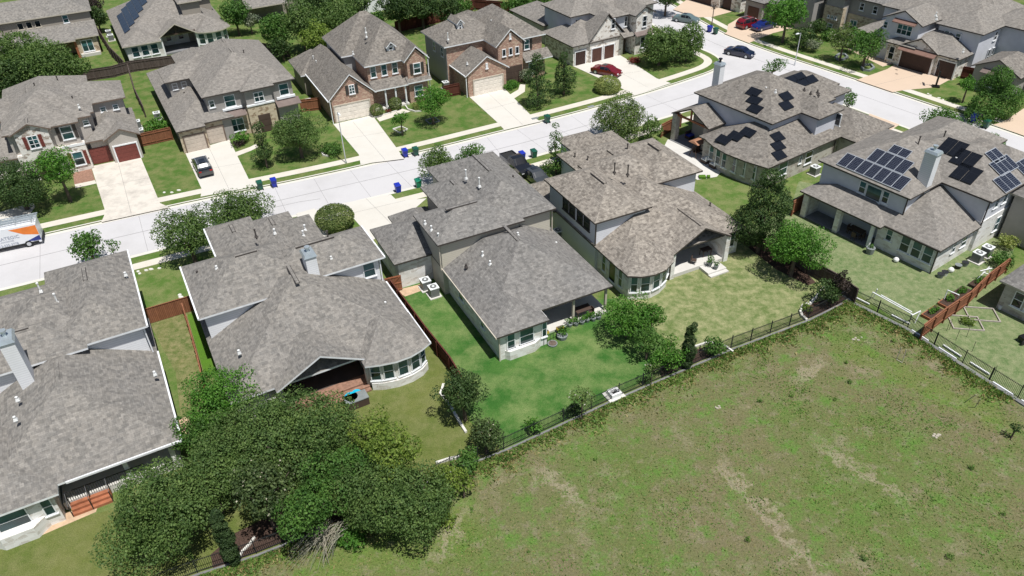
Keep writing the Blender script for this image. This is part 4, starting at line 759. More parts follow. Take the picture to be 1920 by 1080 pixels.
# H5
h = House('white stone house with three brown garage doors behind the red sedan', W(1075.7, 124.3), 30, 'shingle_tan', 'trim_dark', group=FAR)
h.P = .5; h.wall = 'whitestone'
h.R(-.6, -.45, 8.6, 8.6, 3.3, p=.5); h.R(2.4, -.5, 9.9, 5, 3.3, ends='gh', p=1.05); h.R(1.9, 3.9, 15.5, 12.5, 6.3, 'x', wall='stucco_grey'); h.R(5.6, -.2, 10.5, 9, 6.3, wall='stucco_grey'); h.R(10.4, -1.7, 14.6, 8, 6.3, ends='gh', p=.6); h.R(1.4, 11, 8.5, 22, 3.2, wall='stucco_beige')
h.R(13, 2, 18, 10, 6.3)
h.garage(1.2, -.02, 1.9, m='door_dark', trim='trim_white'); h.garage(4.2, -.27, 1.9, m='door_brown', trim='trim_white'); h.garage(6.6, -.27, 1.9, m='door_brown', trim='trim_white')
h.win(7.2, -.26, 'S', 4.6, .75, 1.6, gl='glass_dark'); h.win(12.5, -1.47, 'S', 4.3, .85, 1.7, gl='glass_dark'); h.win(12.4, -1.47, 'S', .9, .9, 1.8, gl='glass_dark'); h.win(10.1, .27, 'S', 4.3, .6, 1.6, gl='glass_dark'); h.shed(10.6, -2.1, 14.4, -1.4, 3.2, 3.7, 'metal_roof'); h.shed(8.6, -1.4, 10.9, 1.0, 3.2, 4.4)
h.win(3.4, 4.37, 'S', 4.9, .5, .7, 1, 1, gl='glass_dark'); h.win(6.04, 2.4, 'W', 4.9, .5, .7, 1, 1, gl='glass_dark'); h.door(9.7, .2, 'S', 1.0, 2.3, 'dark_wood'); h.pipe(1068, 32, 4.4, .3); h.pipe(1073, 56, 4.2, .15); h.end()

# H7
h = House('large grey-roofed house with a dark double garage door facing the pink drive', W(1784.4, 149), -54, 'shingle_tan', 'trim_dark', group='houses on the side street')
h.P = .52; h.wall = 'whitestone'
h.R(-8.6, -1.0, -2.5, 8, 3.2, ends='gh', p=.55); h.R(-9.5, -.7, .5, 9.5, 3.2, p=.52); h.R(-10.9, -1.2, -6, 6, 3.2); h.R(-17, .2, -10.6, 8, 3.2, p=.5, wall='stucco_beige'); h.R(-13.2, .9, -10.8, 4, 3.9, 'y', 'gh', p=.6, wall='stucco_beige')
h.R(-12.8, -.1, -6.3, 9, 6.2, ends='gh', p=.5, wall='stucco_grey'); h.R(-16.2, 5, 1.2, 15, 6.2, 'x', p=.5, wall='stucco_grey'); h.R(-6, 2.8, 1.2, 13.5, 6.2, p=.5, wall='stucco_grey'); h.R(-2, 9, 7, 17, 6.2, 'x', wall='stucco_grey'); h.R(-9, 10, 0, 20, 6.2, wall='stucco_grey')
h.garage(-5.6, -.78, 4.8, 2.4, 'door_dark', 5, trim='trim_white'); h.garage(-1.2, -.28, 2.5, 2.4, 'door_dark', 3, trim='trim_white'); h.shed(-8.4, -1.7, -2.7, -.75, 2.75, 3.2, 'copper')
h.win(-9.0, .15, 'S', 4.3, 2.4, 1.5, 3, 2); h.shed(-10.9, -.6, -7.3, .2, 6.1, 6.5, 'copper'); h.win(-12.1, .15, 'S', 4.6, .7, 1.0); h.win(-9.6, -.74, 'S', .6, .9, 2.0, gl='glass_dark'); h.win(-4.1, 3.23, 'S', 4.4, .8, 1.1); h.win(-2.4, 3.23, 'S', 4.4, .8, 1.1)
h.win(.82, 7.5, 'E', .8, .7, 2.2, gl='glass_dark'); h.win(.82, 8.7, 'E', .8, .7, 2.2, gl='glass_dark'); h.win(.75, 8, 'E', 4.2, .8, 1.3, gl='glass_dark'); h.win(.75, 10, 'E', 4.2, .8, 1.3, gl='glass_dark'); h.win(-5.6, -.46, 'S', 3.6, .5, .5, gl='glass_dark')
h.pipe(1756, 35, 9, .2); h.pipe(1755, 28, 9, .3); h.pipe(1806, 96, 4.5, .2); h.end()

# H8 right edge
h = House('dark-roofed house at the right edge half hidden by a feathery tree', W(1826, 160), -54, 'shingle_taupe', 'trim_dark', group='houses on the side street')
h.P = .5; h.wall = 'stucco_taupe'
h.R(-.6, -1.6, 6.2, 7, 3.2, ends='gh', p=.5); h.R(4, 1.5, 16, 12, 3.2, 'x', p=.5); h.shed(1.0, -2.3, 4.5, -1.3, 2.9, 3.3, 'metal_roof'); h.win(2.8, -1.36, 'S', .9, 1.8, 1.7, 2, 2); h.garage(9, 1.93, 4.6, 2.3, 'door_dark', 4); h.end()

# Ha, Hb top right
h = House('taupe stucco and tan stone house behind the red wagon and the bright green tree', W(1396, 32), -54, 'shingle_charcoal', 'trim_dark', group='houses on the side street')
h.P = .5; h.wall = 'stucco_taupe'
h.R(-.6, -.5, 4.0, 9, 3.3, p=.5); h.R(4.0, .5, 8.5, 9, 3.3); h.R(1.5, 4, 15, 12, 6.2, 'x'); h.R(7.5, 1.2, 13, 9, 6.2, ends='gh'); h.R(13.2, -1.5 + 4.2, 17.4, 12, 6.2); h.R(14, 4.5, 24, 13, 6.2, 'x')
h.garage(1.7, -.03, 2.4, 2.2, 'door_brown', 3); h.garage(6.2, .95, 2.3, 2.2, 'door_brown', 3); h.wb(13.55, 3.05, 17.0, 4, 0, 4.6, 'tanstone'); h.wb(14.4, 4.8, 23, 6, 0, 3.6, 'tanstone')
for x in (14.6, 15.3, 16.0): h.win(x, 3.05, 'S', 2.6, .4, .5, 1, 1)
h.win(10.2, 1.48, 'S', 4.2, 1.0, 1.4, gl='glass_dark'); h.shed(9.3, .9, 11.2, 1.5, 5.9, 6.3, 'metal_roof'); h.win(18.3, 4.8, 'S', .9, 1.3, 1.8, 2, 2); h.win(19.0, 5.0, 'S', 4.4, .8, 1.2, gl='glass_dark'); h.win(21.4, 5.0, 'S', 4.4, .8, 1.2, gl='glass_dark'); h.win(15.2, 3.05, 'S', .8, 1.0, 1.0); h.end()
h = House('stone-cornered house at the top edge with dark brown garage doors', W(1349, 16), -54, 'shingle_charcoal', 'trim_dark', group='houses on the side street')
h.P = .5; h.wall = 'whitestone'
h.R(-8.6, -.4, .2, 9, 3.2); h.R(-.2, .2, 4.6, 8, 3.2); h.R(-10, 4, 4, 14, 6.2, 'x'); h.garage(-4.6, .05, 4.8, 2.3, 'door_dark', 4); h.garage(1.1, .65, 1.8, 2.3, 'door_dark', 2); h.end()

# K1, K2, back row
h = House('tan-sided two-storey house at the top left corner behind the big trees', W(151, 109), 27, 'shingle_grey', 'trim_tan', group='houses of the back street')
h.P = .5; h.wall = 'siding_taupe'
h.R(-16, 4.8, 4.0, 14, 6.2, 'x', p=.45); h.shed(-9, .3, 3.9, 5.3, 3.2, 4.5); h.shed(-5, -.4, .2, .6, 3.1, 3.25); h.wb(-4.5, 3.5, 3.4, 5.2, 0, 3.6, 'tanstone'); h.wb(.1, .7, 3.4, 3.6, 0, 3.1, 'tanstone'); h.post(-4.6, .2, 3.1, .3, 'redwood'); h.post(0, .2, 3.1, .35, 'redwood'); h.R(-16, -2, -8, 8, 3.2)
h.wb(.3, .1, 3.3, .9, 0, .5, 'patio'); h.win(1.7, .7, 'S', .7, 1.8, 1.9, 2, 1); h.win(-.3, 5.24, 'S', 4.6, .9, 1.3)
for x in (-7.2, -5.9, -4.6): h.win(x, 5.24, 'S', 4.6, .9, 1.1, 1, 1, frame='trim_tan', gl='glass_dark')
h.chimney(-11.4, 5.0, 3, 9.6, 1.2, 1.2, 'stucco_beige', 'trim_tan'); h.end()
h = House('white stone house with a big dark blue solar array on its left roof', W(256.3, 124.6), 28, 'shingle_tan', 'trim_tan', group='houses of the back street')
h.P = .5; h.wall = 'limestone'
h.R(-1.2, 3.4, 16.2, 25, 3.0, wall=False, p=.5); h.R(-1.2, 1.3, 4.9, 9, 3.0, wall=False, p=.5); h.R(4.4, 2.2, 10.9, 9, 3.0, ends='gh', wall=False, p=.62); h.fan([(10.8, 2.2), (11.8, 1.6), (13.4, 1.2), (15, 1.5), (16.5, 2.8), (16.3, 6), (10.8, 7)], (13.4, 5.2, 4.7), 3.02)
h.wb(-.7, 7, 15.8, 24.5, 0, 3.05, 'limestone'); h.wb(-.7, 1.8, 4.9, 7.1, 0, 3.05, 'limestone'); h.wp([(10.8, 2.6), (11.9, 2.05), (13.4, 1.7), (14.8, 1.95), (15.8, 2.9), (15.8, 7.1), (10.8, 7.1)], 0, 3.05, 'limestone')
for x in (.6, 2.1, 3.6): h.win(x, 1.8, 'S', .9, 1.15, 1.7)
for x, y, d in ((11.4, 2.3, -117), (12.65, 1.87, -103), (14.1, 1.82, -80), (15.3, 2.42, -46)): h.win(x, y, d, .9, 1.1, 1.8)
h.slab(4.9, 2.8, 10.8, 7, .3, 'patio_floor'); h.post(5.0, 2.7, 3.0, .3); h.post(10.7, 2.7, 3.0, .3); h.win(6.6, 7, 'S', 1.0, .9, 1.3, gl='glass_dark'); h.win(8.6, 7, 'S', 1.0, .9, 1.3, gl='glass_dark')
mb = MB(); mb.box(4.9, 2.75, 3.1, 10.7, 2.95, 3.4); mb.box(7.55, 2.75, 3.3, 7.75, 2.95, 4.9); h.part('gable_truss', mb, 'dark_wood')
h.R(9.4, 6.5, 13.4, 14, 7.0, wall='siding_taupe'); h.R(6, 12, 16, 22, 6.0, wall='siding_taupe')
for i, (a0, a1) in enumerate(((6.2, 17.5), (7.6, 19.2), (9.0, 20.0), (11, 20.6), (13, 21))): h.panel('W', -1.2, 3.0, a0, a1, 1.2 + i * 1.08, 2.24 + i * 1.08, .5, 'solar_blue', int((a1 - a0) / 1.75))
h.end()
h = House('grey-roofed house with a dark covered patio between the trees at the top', W(505, 43), 28, 'shingle_grey', 'trim_tan', group='houses of the back street')
h.wall = 'siding_taupe'; h.R(-4, 3.4, 9, 14, 6.2, 'x'); h.shed(-3.5, -.3, 4, 3.8, 3.2, 4.4); h.post(-3.2, 0, 3.1, .25, 'dark_wood'); h.post(3.7, 0, 3.1, .25, 'dark_wood'); h.end()
h = House('white-walled house just showing between the trees at the top edge', W(712, 22), 27, 'shingle_grey', 'trim_tan', group='houses of the back street')
h.wall = 'siding_white'; h.R(-4, 0, 6, 9, 6.0); h.win(-2, .46, 'S', 4.2, 1.2, 1.6, 2, 2); h.end()
h = House('brick-based house whose foot just shows at the top edge above a green lawn', W(912, 6), 27, 'shingle_grey', 'trim_tan', group='houses of the back street')
h.wall = 'redbrick'; h.R(-5, 0, 8, 9, 6.0); h.wb(-4.4, .2, 7.4, .5, 0, .5, 'trim_tan'); h.end()

# ------------------------------------------------------------------ trees and shrubs
def leaf_mesh(name, mat, C, Nn, S, asp=0.6, seed=1):
    """C centres (n,3), Nn normals (n,3), S sizes (n)"""
    rg = np.random.default_rng(seed); n = len(C)
    r = rg.normal(size=(n, 3)); t = np.cross(Nn, r); t /= np.linalg.norm(t, axis=1)[:, None] + 1e-9
    b = np.cross(Nn, t); s = S[:, None]
    bend = Nn * s * 0.18
    V = np.stack([C - t * s, C - b * s * asp + bend, C + t * s, C + b * s * asp + bend], 1).reshape(-1, 3).astype(np.float32)
    me = bpy.data.meshes.new(name); me.vertices.add(4 * n); me.vertices.foreach_set('co', V.ravel())
    me.loops.add(4 * n); me.loops.foreach_set('vertex_index', np.arange(4 * n, dtype=np.int32))
    me.polygons.add(n); me.polygons.foreach_set('loop_start', np.arange(0, 4 * n, 4, dtype=np.int32)); me.polygons.foreach_set('loop_total', np.full(n, 4, np.int32))
    me.materials.append(MATS[mat]); me.update(); me.validate()
    o = bpy.data.objects.new(name, me); COL.objects.link(o); return o
TS = [100]
def crown_pts(R, Rz, cz, kind, leaf, dens, rg, cx=0.0, cy=0.0):
    M = int(9 + R * 5)
    if kind == 'column': M = int(10 + Rz * 6)
    M = int(M * 1.35); u = rg.normal(size=(M, 3)); u /= np.linalg.norm(u, axis=1)[:, None]; u[:, 2] = np.abs(u[:, 2]) * np.where(rg.random(M) < .35, -.6, 1)
    rad = rg.uniform(0.4, 0.95, M) ** 0.7
    if kind in ('round', 'airy'): rad *= rg.uniform(0.7, 1.22, M)
    c = u * rad[:, None] * np.array([R, R, Rz]) * 0.76
    cr = rg.uniform(0.17, 0.40, M) * R
    if kind == 'cone':
        z = rg.uniform(-1, 1, M) ; w = (1 - (z + 1) / 2) * 0.85 + 0.12; a = rg.uniform(0, 2 * pi, M); q = rg.uniform(0.2, .85, M)
        c = np.stack([np.cos(a) * R * w * q, np.sin(a) * R * w * q, z * Rz * .9], 1); cr = R * (0.2 + 0.3 * w)
    if kind == 'column':
        z = rg.uniform(-1, 1, M); w = np.sqrt(np.clip(1 - (z * .9) ** 4, 0, 1)) * 0.35; a = rg.uniform(0, 2 * pi, M)
        c = np.stack([np.cos(a) * R * w, np.sin(a) * R * w, z * Rz * .92], 1); cr = R * rg.uniform(.5, .75, M) * (1 - 0.45 * np.clip(z, 0, 1))
    if kind == 'ball':
        M = 1; c = np.zeros((1, 3)); cr = np.array([R])
    area = 4 * pi * (cr ** 2); leaf = leaf * .82; n = int(dens * area.sum() / (leaf * leaf * 1.2) * (1.0 if kind != 'ball' else 1.6))
    k = rg.choice(M, n, p=area / area.sum()); v = rg.normal(size=(n, 3)); v /= np.linalg.norm(v, axis=1)[:, None]
    rr = cr[k] * rg.uniform(0.72, 1.08, n) if kind != 'ball' else cr[k] * rg.uniform(0.86, 1.03, n)
    sc = np.array([1, 1, Rz / R if kind == 'ball' else 0.85])
    P = c[k] + v * rr[:, None] * sc
    if kind in ('round', 'airy') and dens > .6:   # leafy core so that the crown is not see-through
        q = rg.random(n) < .16; w_ = rg.normal(size=(n, 3)); w_ /= np.linalg.norm(w_, axis=1)[:, None]; P[q] = (w_ * np.array([R, R, Rz]) * rg.uniform(.35, .62, n)[:, None])[q]; k = np.where(q, -1, k)
    keep = np.ones(n, bool)
    if kind != 'ball':   # drop leaves buried deep inside other clumps
        for j in range(M):
            d = np.linalg.norm((P - c[j]) / sc, axis=1); keep &= ~((d < cr[j] * 0.6) & (k != j) & (k >= 0))
    if kind == 'ball': keep &= P[:, 2] > -Rz * .75
    P = P[keep]; v = v[keep]; nn = v + rg.normal(size=P.shape) * 0.75 + np.array([0, 0, .35]); nn /= np.linalg.norm(nn, axis=1)[:, None]
    P += np.array([cx, cy, cz]); S = rg.uniform(0.6, 1.25, len(P)) * leaf * 0.62
    return P, nn, S, c + np.array([cx, cy, cz]), cr
def tree(label, px, py, R, H, mat='leaf_oak', kind='round', leaf=0.26, dens=1.0, Rz=None, bark='bark', trunk=True, cat='tree', name='tree', group=None, tr=None, twigs=0, z0=0.0, lean=(0, 0)):
    TS[0] += 1; rg = np.random.default_rng(TS[0]); Rz = Rz or min(R * 0.85, H * 0.45); cz = H - Rz
    x, y = W(px, py, cz); t = thing(name, label, cat, (x - lean[0], y - lean[1], z0), 0, group)
    P, nn, S, c, cr = crown_pts(R, Rz, cz, kind, leaf, dens, rg, lean[0], lean[1])
    o = leaf_mesh('crown', mat, P, nn, S, seed=TS[0]); o.parent = t
    if trunk:
        mb = MB(); tr = tr or 0.045 * R + 0.035; b = Vector((lean[0] * .6, lean[1] * .6, max(cz - Rz * .55, cz * .35)))
        mb.cyl((0, 0, -0.1), tuple(b), tr * 1.25, tr * .85, 8)
        for j in range(min(len(c), 8 + twigs)):
            q = Vector(c[j]); mid = b.lerp(q, .5) + Vector((0, 0, -.12 * R)); mb.cyl(tuple(b), tuple(mid), tr * .55, tr * .35, 6); mb.cyl(tuple(mid), tuple(q), tr * .35, tr * .12, 5)
        mb.build('trunk', bark, t)
    return t
def shrub(label, px, py, R, H, mat='leaf_mid', kind='round', leaf=0.2, dens=1.0, cat='shrub', group=None, **k):
    return tree(label, px, py, R, H, mat, kind, leaf, dens, Rz=k.pop('Rz', H * .5), cat=cat, name='shrub', group=group, tr=0.04, **k)
NG = 'trees along the meadow edge'; SG = 'trees on the near side of the street'; FG = 'front-yard trees across the street'
tree('bright green round oak between the bottom-left and bowed-bay houses', 420, 742, 3.3, 5.2, 'leaf_bright', leaf=.185, group=NG)
tree('largest olive-green live oak filling the yard in front of the open gable porch', 580, 828, 4.6, 6.0, 'leaf_oak', leaf=.185, dens=1.15, group=NG)
tree('broad olive oak at the lower left hiding the corner of the wood stair house', 300, 965, 4.2, 6.6, 'leaf_oak', leaf=.17, dens=1.15, group=NG)
tree('dark oak between the bright green oak and the slim leaning cypress', 440, 850, 3.6, 6.0, 'leaf_oak', leaf=.17, dens=1.1, group=NG)
tree('yellow-green leafy tree beside the olive lawn of the bowed-bay house', 742, 852, 2.5, 6.2, 'leaf_lime', leaf=.21, dens=.8, group=NG)
tree('dark green oak leaning over the iron fence beside the dead branches', 748, 940, 3.9, 5.4, 'leaf_oak', leaf=.17, dens=1.05, group=NG)
tree('glossy magnolia with white flowers in front of the largest olive oak', 490, 915, 2.5, 6.2, 'leaf_magnolia', leaf=.215, group=NG)
tree('small blue-green tree over the fence left of the dead branches', 572, 960, 2.3, 5.4, 'leaf_mid', leaf=.185, group=NG)
tree('olive oak crown rising behind the flowering magnolia', 510, 795, 3.3, 6.0, 'leaf_oak', leaf=.18, group=NG)
tree('mid-green oak crown between the yellow-green tree and the magnolia', 640, 895, 3.2, 5.6, 'leaf_mid', leaf=.185, group=NG)
tree('olive oak filling the gap between the lower-left oak and the magnolia', 395, 905, 3.0, 5.6, 'leaf_oak', leaf=.17, group=NG)
tree('yellow-green leafy crown against the olive lawn edge', 700, 815, 2.2, 5.6, 'leaf_lime', leaf=.185, dens=.8, group=NG)
tree('dark crown joining the largest olive oak to the shadowed fence oak', 668, 925, 2.8, 5.4, 'leaf_oak', leaf=.17, group=NG)
tree('dark leafy crown above the wood stair oak', 368, 815, 2.2, 4.4, 'leaf_mid', leaf=.17, group=NG)
shrub('bright green ground bush under the dead branches', 655, 1010, 1.3, 1.2, 'leaf_bright', group=NG)
shrub('bright weedy bush at the meadow edge right of the shadowed oak', 835, 975, .9, 1.0, 'leaf_lime', group=NG)
tree('lime-green sapling over the fence left of the cream-flowered magnolia', 868, 905, 1.0, 2.4, 'leaf_lime', leaf=.2, dens=.8, group=NG)
tree('bright green sapling cluster on the fence above the shadowed oak', 835, 905, 1.7, 3.4, 'leaf_lime', leaf=.17, dens=.8, group=NG)
tree('dark dense tree between the olive lawn and the lush lawn', 868, 738, 2.25, 5.2, 'leaf_dark', leaf=.17, Rz=2.3, group=NG)
tree('rounded magnolia dotted with cream flowers by the iron fence', 910, 812, 1.75, 3.6, 'leaf_magnolia', leaf=.185, group=NG)
shrub('low dark green bush at the foot of the cream-flowered magnolia', 882, 862, 1.2, 2.0, 'leaf_mid', group=NG)
tree('airy young crepe myrtle inside the fence of the lush lawn', 1092, 744, 1.3, 3.6, 'leaf_myrtle', 'airy', leaf=.16, dens=.45, tr=.05, group=NG)
shrub('dark little bush at the foot of the airy crepe myrtle', 1078, 768, .8, 1.3, 'leaf_dark', group=NG)
shrub('small bright bush inside the fence between the magnolia and crepe myrtle', 1000, 795, .95, 1.4, 'leaf_bright', group=NG)
tree('bright green wide tree at the patio corner of the middle house', 1178, 590, 2.6, 4.6, 'leaf_bright', leaf=.185, group=NG)
tree('bright green tree just right of the one at the patio corner', 1222, 590, 1.5, 3.8, 'leaf_bright', leaf=.18, group=NG)
tree('mid-green bushy tree halfway between the patio and the meadow fence', 1215, 640, 1.7, 3.4, 'leaf_mid', leaf=.18, group=NG)
tree('green bushy tree nearest the meadow fence beside the thin cypress', 1252, 665, 1.7, 3.2, 'leaf_bright', leaf=.18, group=NG)
tree('thin upright dark cypress by the meadow fence in the pale yard', 1294, 645, .62, 4.9, 'leaf_cypress', 'column', leaf=.1, dens=3, Rz=2.4, trunk=False, group='slim cypresses')
tree('thin tall cypress leaning at the bottom left behind the iron fence', 421, 1006, .6, 5.6, 'leaf_cypress', 'column', leaf=.1, dens=3, Rz=2.7, trunk=False, group='slim cypresses')
shrub('round green bush in the curved bed right of the thin cypress', 1338, 652, 1.15, 1.8, 'leaf_mid', group=NG)
tree('spindly young tree with few leaves at the corner of the lush lawn', 1224, 690, .8, 2.6, 'leaf_myrtle', 'airy', leaf=.15, dens=.3, tr=.04, group=NG)
shrub('knee-high clipped plant on the fence left of the spindly young tree', 1212, 712, .45, .9, 'leaf_dark', group=NG)
T2 = 'trees between the pale yard and the solar house'
tree('tall dark green tree between the porch house and the solar house', 1437, 388, 3.5, 9.4, 'leaf_dark', 'cone', leaf=.185, Rz=4.1, dens=1.3, group=T2)
tree('bright green tree with a dark crown base next to the tall dark one', 1497, 455, 3.2, 6.8, 'leaf_bright', leaf=.185, Rz=2.9, group=T2)
tree('dark leafy shrub filling the bed at the inner fence corner', 1553, 545, 1.6, 2.8, 'leaf_dark', leaf=.2, group=T2)
tree('burgundy-leaved plum sprig standing over the fence corner', 1580, 522, .95, 3.6, 'leaf_burgundy', 'cone', leaf=.18, tr=.05, group=T2)
shrub('low yellow-green plant in the white-edged bed corner', 1513, 577, .7, .8, 'leaf_lime', group=T2)
tree('dark green oak left of the garage of the bowed-bay house', 350, 440, 3.7, 6.0, 'leaf_oak', leaf=.215, group=SG)
tree('wide oak spreading behind the roof of the bowed-bay house', 455, 395, 3.6, 4.4, 'leaf_oak', leaf=.215, Rz=2.3, group=SG)
tree('green tree behind the bottom-left grey roof beside the street', 165, 462, 2.3, 4.2, 'leaf_mid', leaf=.25, group=SG)
shrub('thin leafy sprigs right of the tree behind the bottom-left roof', 208, 462, 1.0, 3.0, 'leaf_mid', 'airy', dens=.5, group=SG)
tree('dense round clipped hedge bush beside the white driveway', 627, 408, 2.1, 2.5, 'leaf_hedge', 'ball', leaf=.16, dens=2.2, Rz=1.3, trunk=False, cat='hedge bush', name='hedge_bush')
tree('dark green tree behind the middle house beside the street', 822, 305, 2.5, 4.6, 'leaf_oak', leaf=.215, group=SG)
tree('leafy tree top peeking over the highest charcoal roof', 885, 298, 2.5, 4.4, 'leaf_mid', leaf=.215, group=SG)
tree('slim upright young tree with open branches by the parked cars', 1043, 275, 1.7, 6.6, 'leaf_mid', 'cone', leaf=.185, dens=.8, Rz=3.0, group=SG)
tree('large pale crepe myrtle beside the street behind the brown roof', 1162, 222, 4.2, 5.6, 'leaf_myrtle', leaf=.225, dens=.95, Rz=3.2, bark='bark_pale', group=SG)
tree('darker small tree right of the large pale crepe myrtle', 1222, 238, 1.8, 3.6, 'leaf_oak', leaf=.215, group=SG)
tree('sparse little tree behind the black-panelled roof', 1450, 124, 2.0, 4.2, 'leaf_mid', 'airy', leaf=.225, dens=.55, group=SG)
tree('slender green tree at the right end of the black-panelled roof', 1592, 188, 1.3, 4.4, 'leaf_mid', leaf=.215, Rz=2.2, group=SG)
tree('bushy tree behind the solar-array roof beside the side street', 1768, 230, 2.9, 4.4, 'leaf_mid', leaf=.225, dens=.9, group=SG)
tree('small bush-like tree behind the far right of the solar-array roof', 1866, 268, 1.9, 3.0, 'leaf_mid', leaf=.215, dens=.8, group=SG)
tree('dark wide oak at the left edge across the street', 32, 350, 4.2, 5.4, 'leaf_dark', leaf=.225, group=FG)
tree('bright green maple in front of the maroon-shuttered house', 108, 318, 2.9, 7.2, 'leaf_bright', leaf=.225, Rz=3.0, group=FG)
shrub('big-leaved green bush by the fence between the two beige houses', 296, 234, 1.9, 1.9, 'leaf_bright', leaf=.36)
tree('dark narrow evergreen near the tan stone entry', 489, 262, 1.7, 7.0, 'leaf_dark', 'cone', leaf=.21, Rz=3.2, group=FG)
tree('big round dark-green oak on the lawn left of the tall lamp', 557, 248, 3.5, 6.6, 'leaf_oak', leaf=.21, Rz=3.1, group=FG)
shrub('low green mound in the edged bed beside the tall lamp', 622, 279, 1.9, 1.3, 'leaf_mid', leaf=.25)
shrub('clipped green bush left of the tan stone entry', 451, 259, 1.4, 1.4, 'leaf_bright', leaf=.25)
shrub('dark red low shrub in front of the clipped green bush', 448, 268, 1.1, .8, 'leaf_burgundy', leaf=.2)
tree('bright green tree in the dark-ringed bed on the brick house lawn', 809, 190, 2.6, 6.0, 'leaf_bright', leaf=.215, Rz=2.7, group=FG)
tree('small bright tree in the square bed on the brick house lawn', 751, 222, 1.35, 3.6, 'leaf_bright', leaf=.25, group=FG)
for a, x_, y_ in (('left of', 706, 206), ('right of', 741, 194)): shrub('round clipped bush just %s the brick house porch steps' % a, x_, y_, .95, 1.7, 'leaf_hedge', 'ball', leaf=.16, dens=2.2, Rz=.85, trunk=False)
shrub('small rusty-leaved shrub between the porch bushes', 727, 208, .6, .7, 'leaf_red', leaf=.18)
shrub('yellow-green low bush at the right window of the brick porch house', 783, 198, 1.2, 1.0, 'leaf_yellow', leaf=.17)
tree('conical dark tree in front of the arched brick entry', 1008, 148, 2.5, 7.6, 'leaf_dark', 'cone', leaf=.215, Rz=3.6, group=FG)
tree('darker conical tree on the lawn left of the three brown garage doors', 1058, 136, 2.1, 6.4, 'leaf_dark', 'cone', leaf=.215, Rz=3.0, group=FG)
shrub('loose grey-green shrub by the brick entry path', 988, 140, 1.5, 2.4, 'leaf_silver', leaf=.25)
shrub('low green hedge inside the curved front path of the second brick house', 957, 160, 1.6, .8, 'leaf_bright', leaf=.17)
shrub('small round bush behind the curved path hedge', 958, 152, .8, .9, 'leaf_mid', 'ball', leaf=.2, Rz=.5, trunk=False)
tree('big dark oak on the street corner, left half', 1238, 88, 4.1, 6.4, 'leaf_oak', leaf=.29, Rz=3.5, group=FG)
tree('big dark oak on the street corner, right half next to the kerb', 1288, 80, 3.9, 6.2, 'leaf_oak', leaf=.29, Rz=3.3, group=FG)
shrub('pale yellow-green round bush beside the red sedan', 1139, 160, 1.95, 2.2, 'leaf_yellow', 'ball', leaf=.18, dens=2.2, Rz=1.3, trunk=False)
shrub('red-leaved plants at the corner of the white stone house', 1190, 113, 1.2, .7, 'leaf_red', leaf=.25)
SD = 'trees on the side street'
tree('tall bright green tree in front of the taupe house at the top', 1477, 25, 3.9, 8.6, 'leaf_bright', leaf=.32, Rz=3.8, group=SD)
tree('bare dark sapling on the green lawn at the top', 1339, 12, .9, 5.0, 'leaf_burgundy', 'airy', leaf=.2, dens=.15, tr=.08, twigs=6, group=SD)
shrub('dark loose shrub left of the pale silver one', 1506, 72, 2.4, 3.2, 'leaf_dark', leaf=.3, group=SD)
shrub('pale silver shrub on the side street lawn', 1525, 84, 1.6, 2.2, 'leaf_silver', leaf=.215, group=SD)
shrub('dark green bush at the entry of the taupe house', 1532, 53, 1.9, 3.2, 'leaf_dark', leaf=.3, group=SD)
shrub('green hedge in front of the tan stone wall', 1560, 66, 2.0, 1.6, 'leaf_mid', leaf=.225, group=SD)
tree('slim tree in the smaller stone ring on the side street lawn', 1584, 72, 2.6, 6.0, 'leaf_myrtle', leaf=.3, dens=.7, Rz=2.4, group=SD)
tree('second tree with a stone ring, nearest the pink driveway', 1628, 83, 3.2, 6.2, 'leaf_mid', leaf=.3, dens=.9, Rz=2.6, group=SD)
tree('green tree behind and between the two ringed trees', 1606, 68, 1.9, 4.4, 'leaf_bright', leaf=.3, group=SD)
tree('feathery dark green tree at the right edge of the side street', 1870, 170, 3.6, 7.0, 'leaf_mid', 'cone', leaf=.225, Rz=3.3, dens=1.2, group=SD)
tree('small bright tree in the edged bed beside the feathery tree', 1816, 158, 1.6, 4.0, 'leaf_bright', leaf=.225, group=SD)
shrub('green bushes beside the white stone wall at the right edge', 1900, 86, 3.0, 3.0, 'leaf_mid', leaf=.33, group=SD)
shrub('leafy garden bush beside the grey AC units of the solar house', 1880, 487, 1.5, 1.6, 'leaf_mid', leaf=.185)
shrub('yellow-green citrus bush against the beige wall at the right edge', 1888, 452, 1.3, 1.6, 'leaf_yellow', leaf=.185)
BG = 'trees behind the far houses'
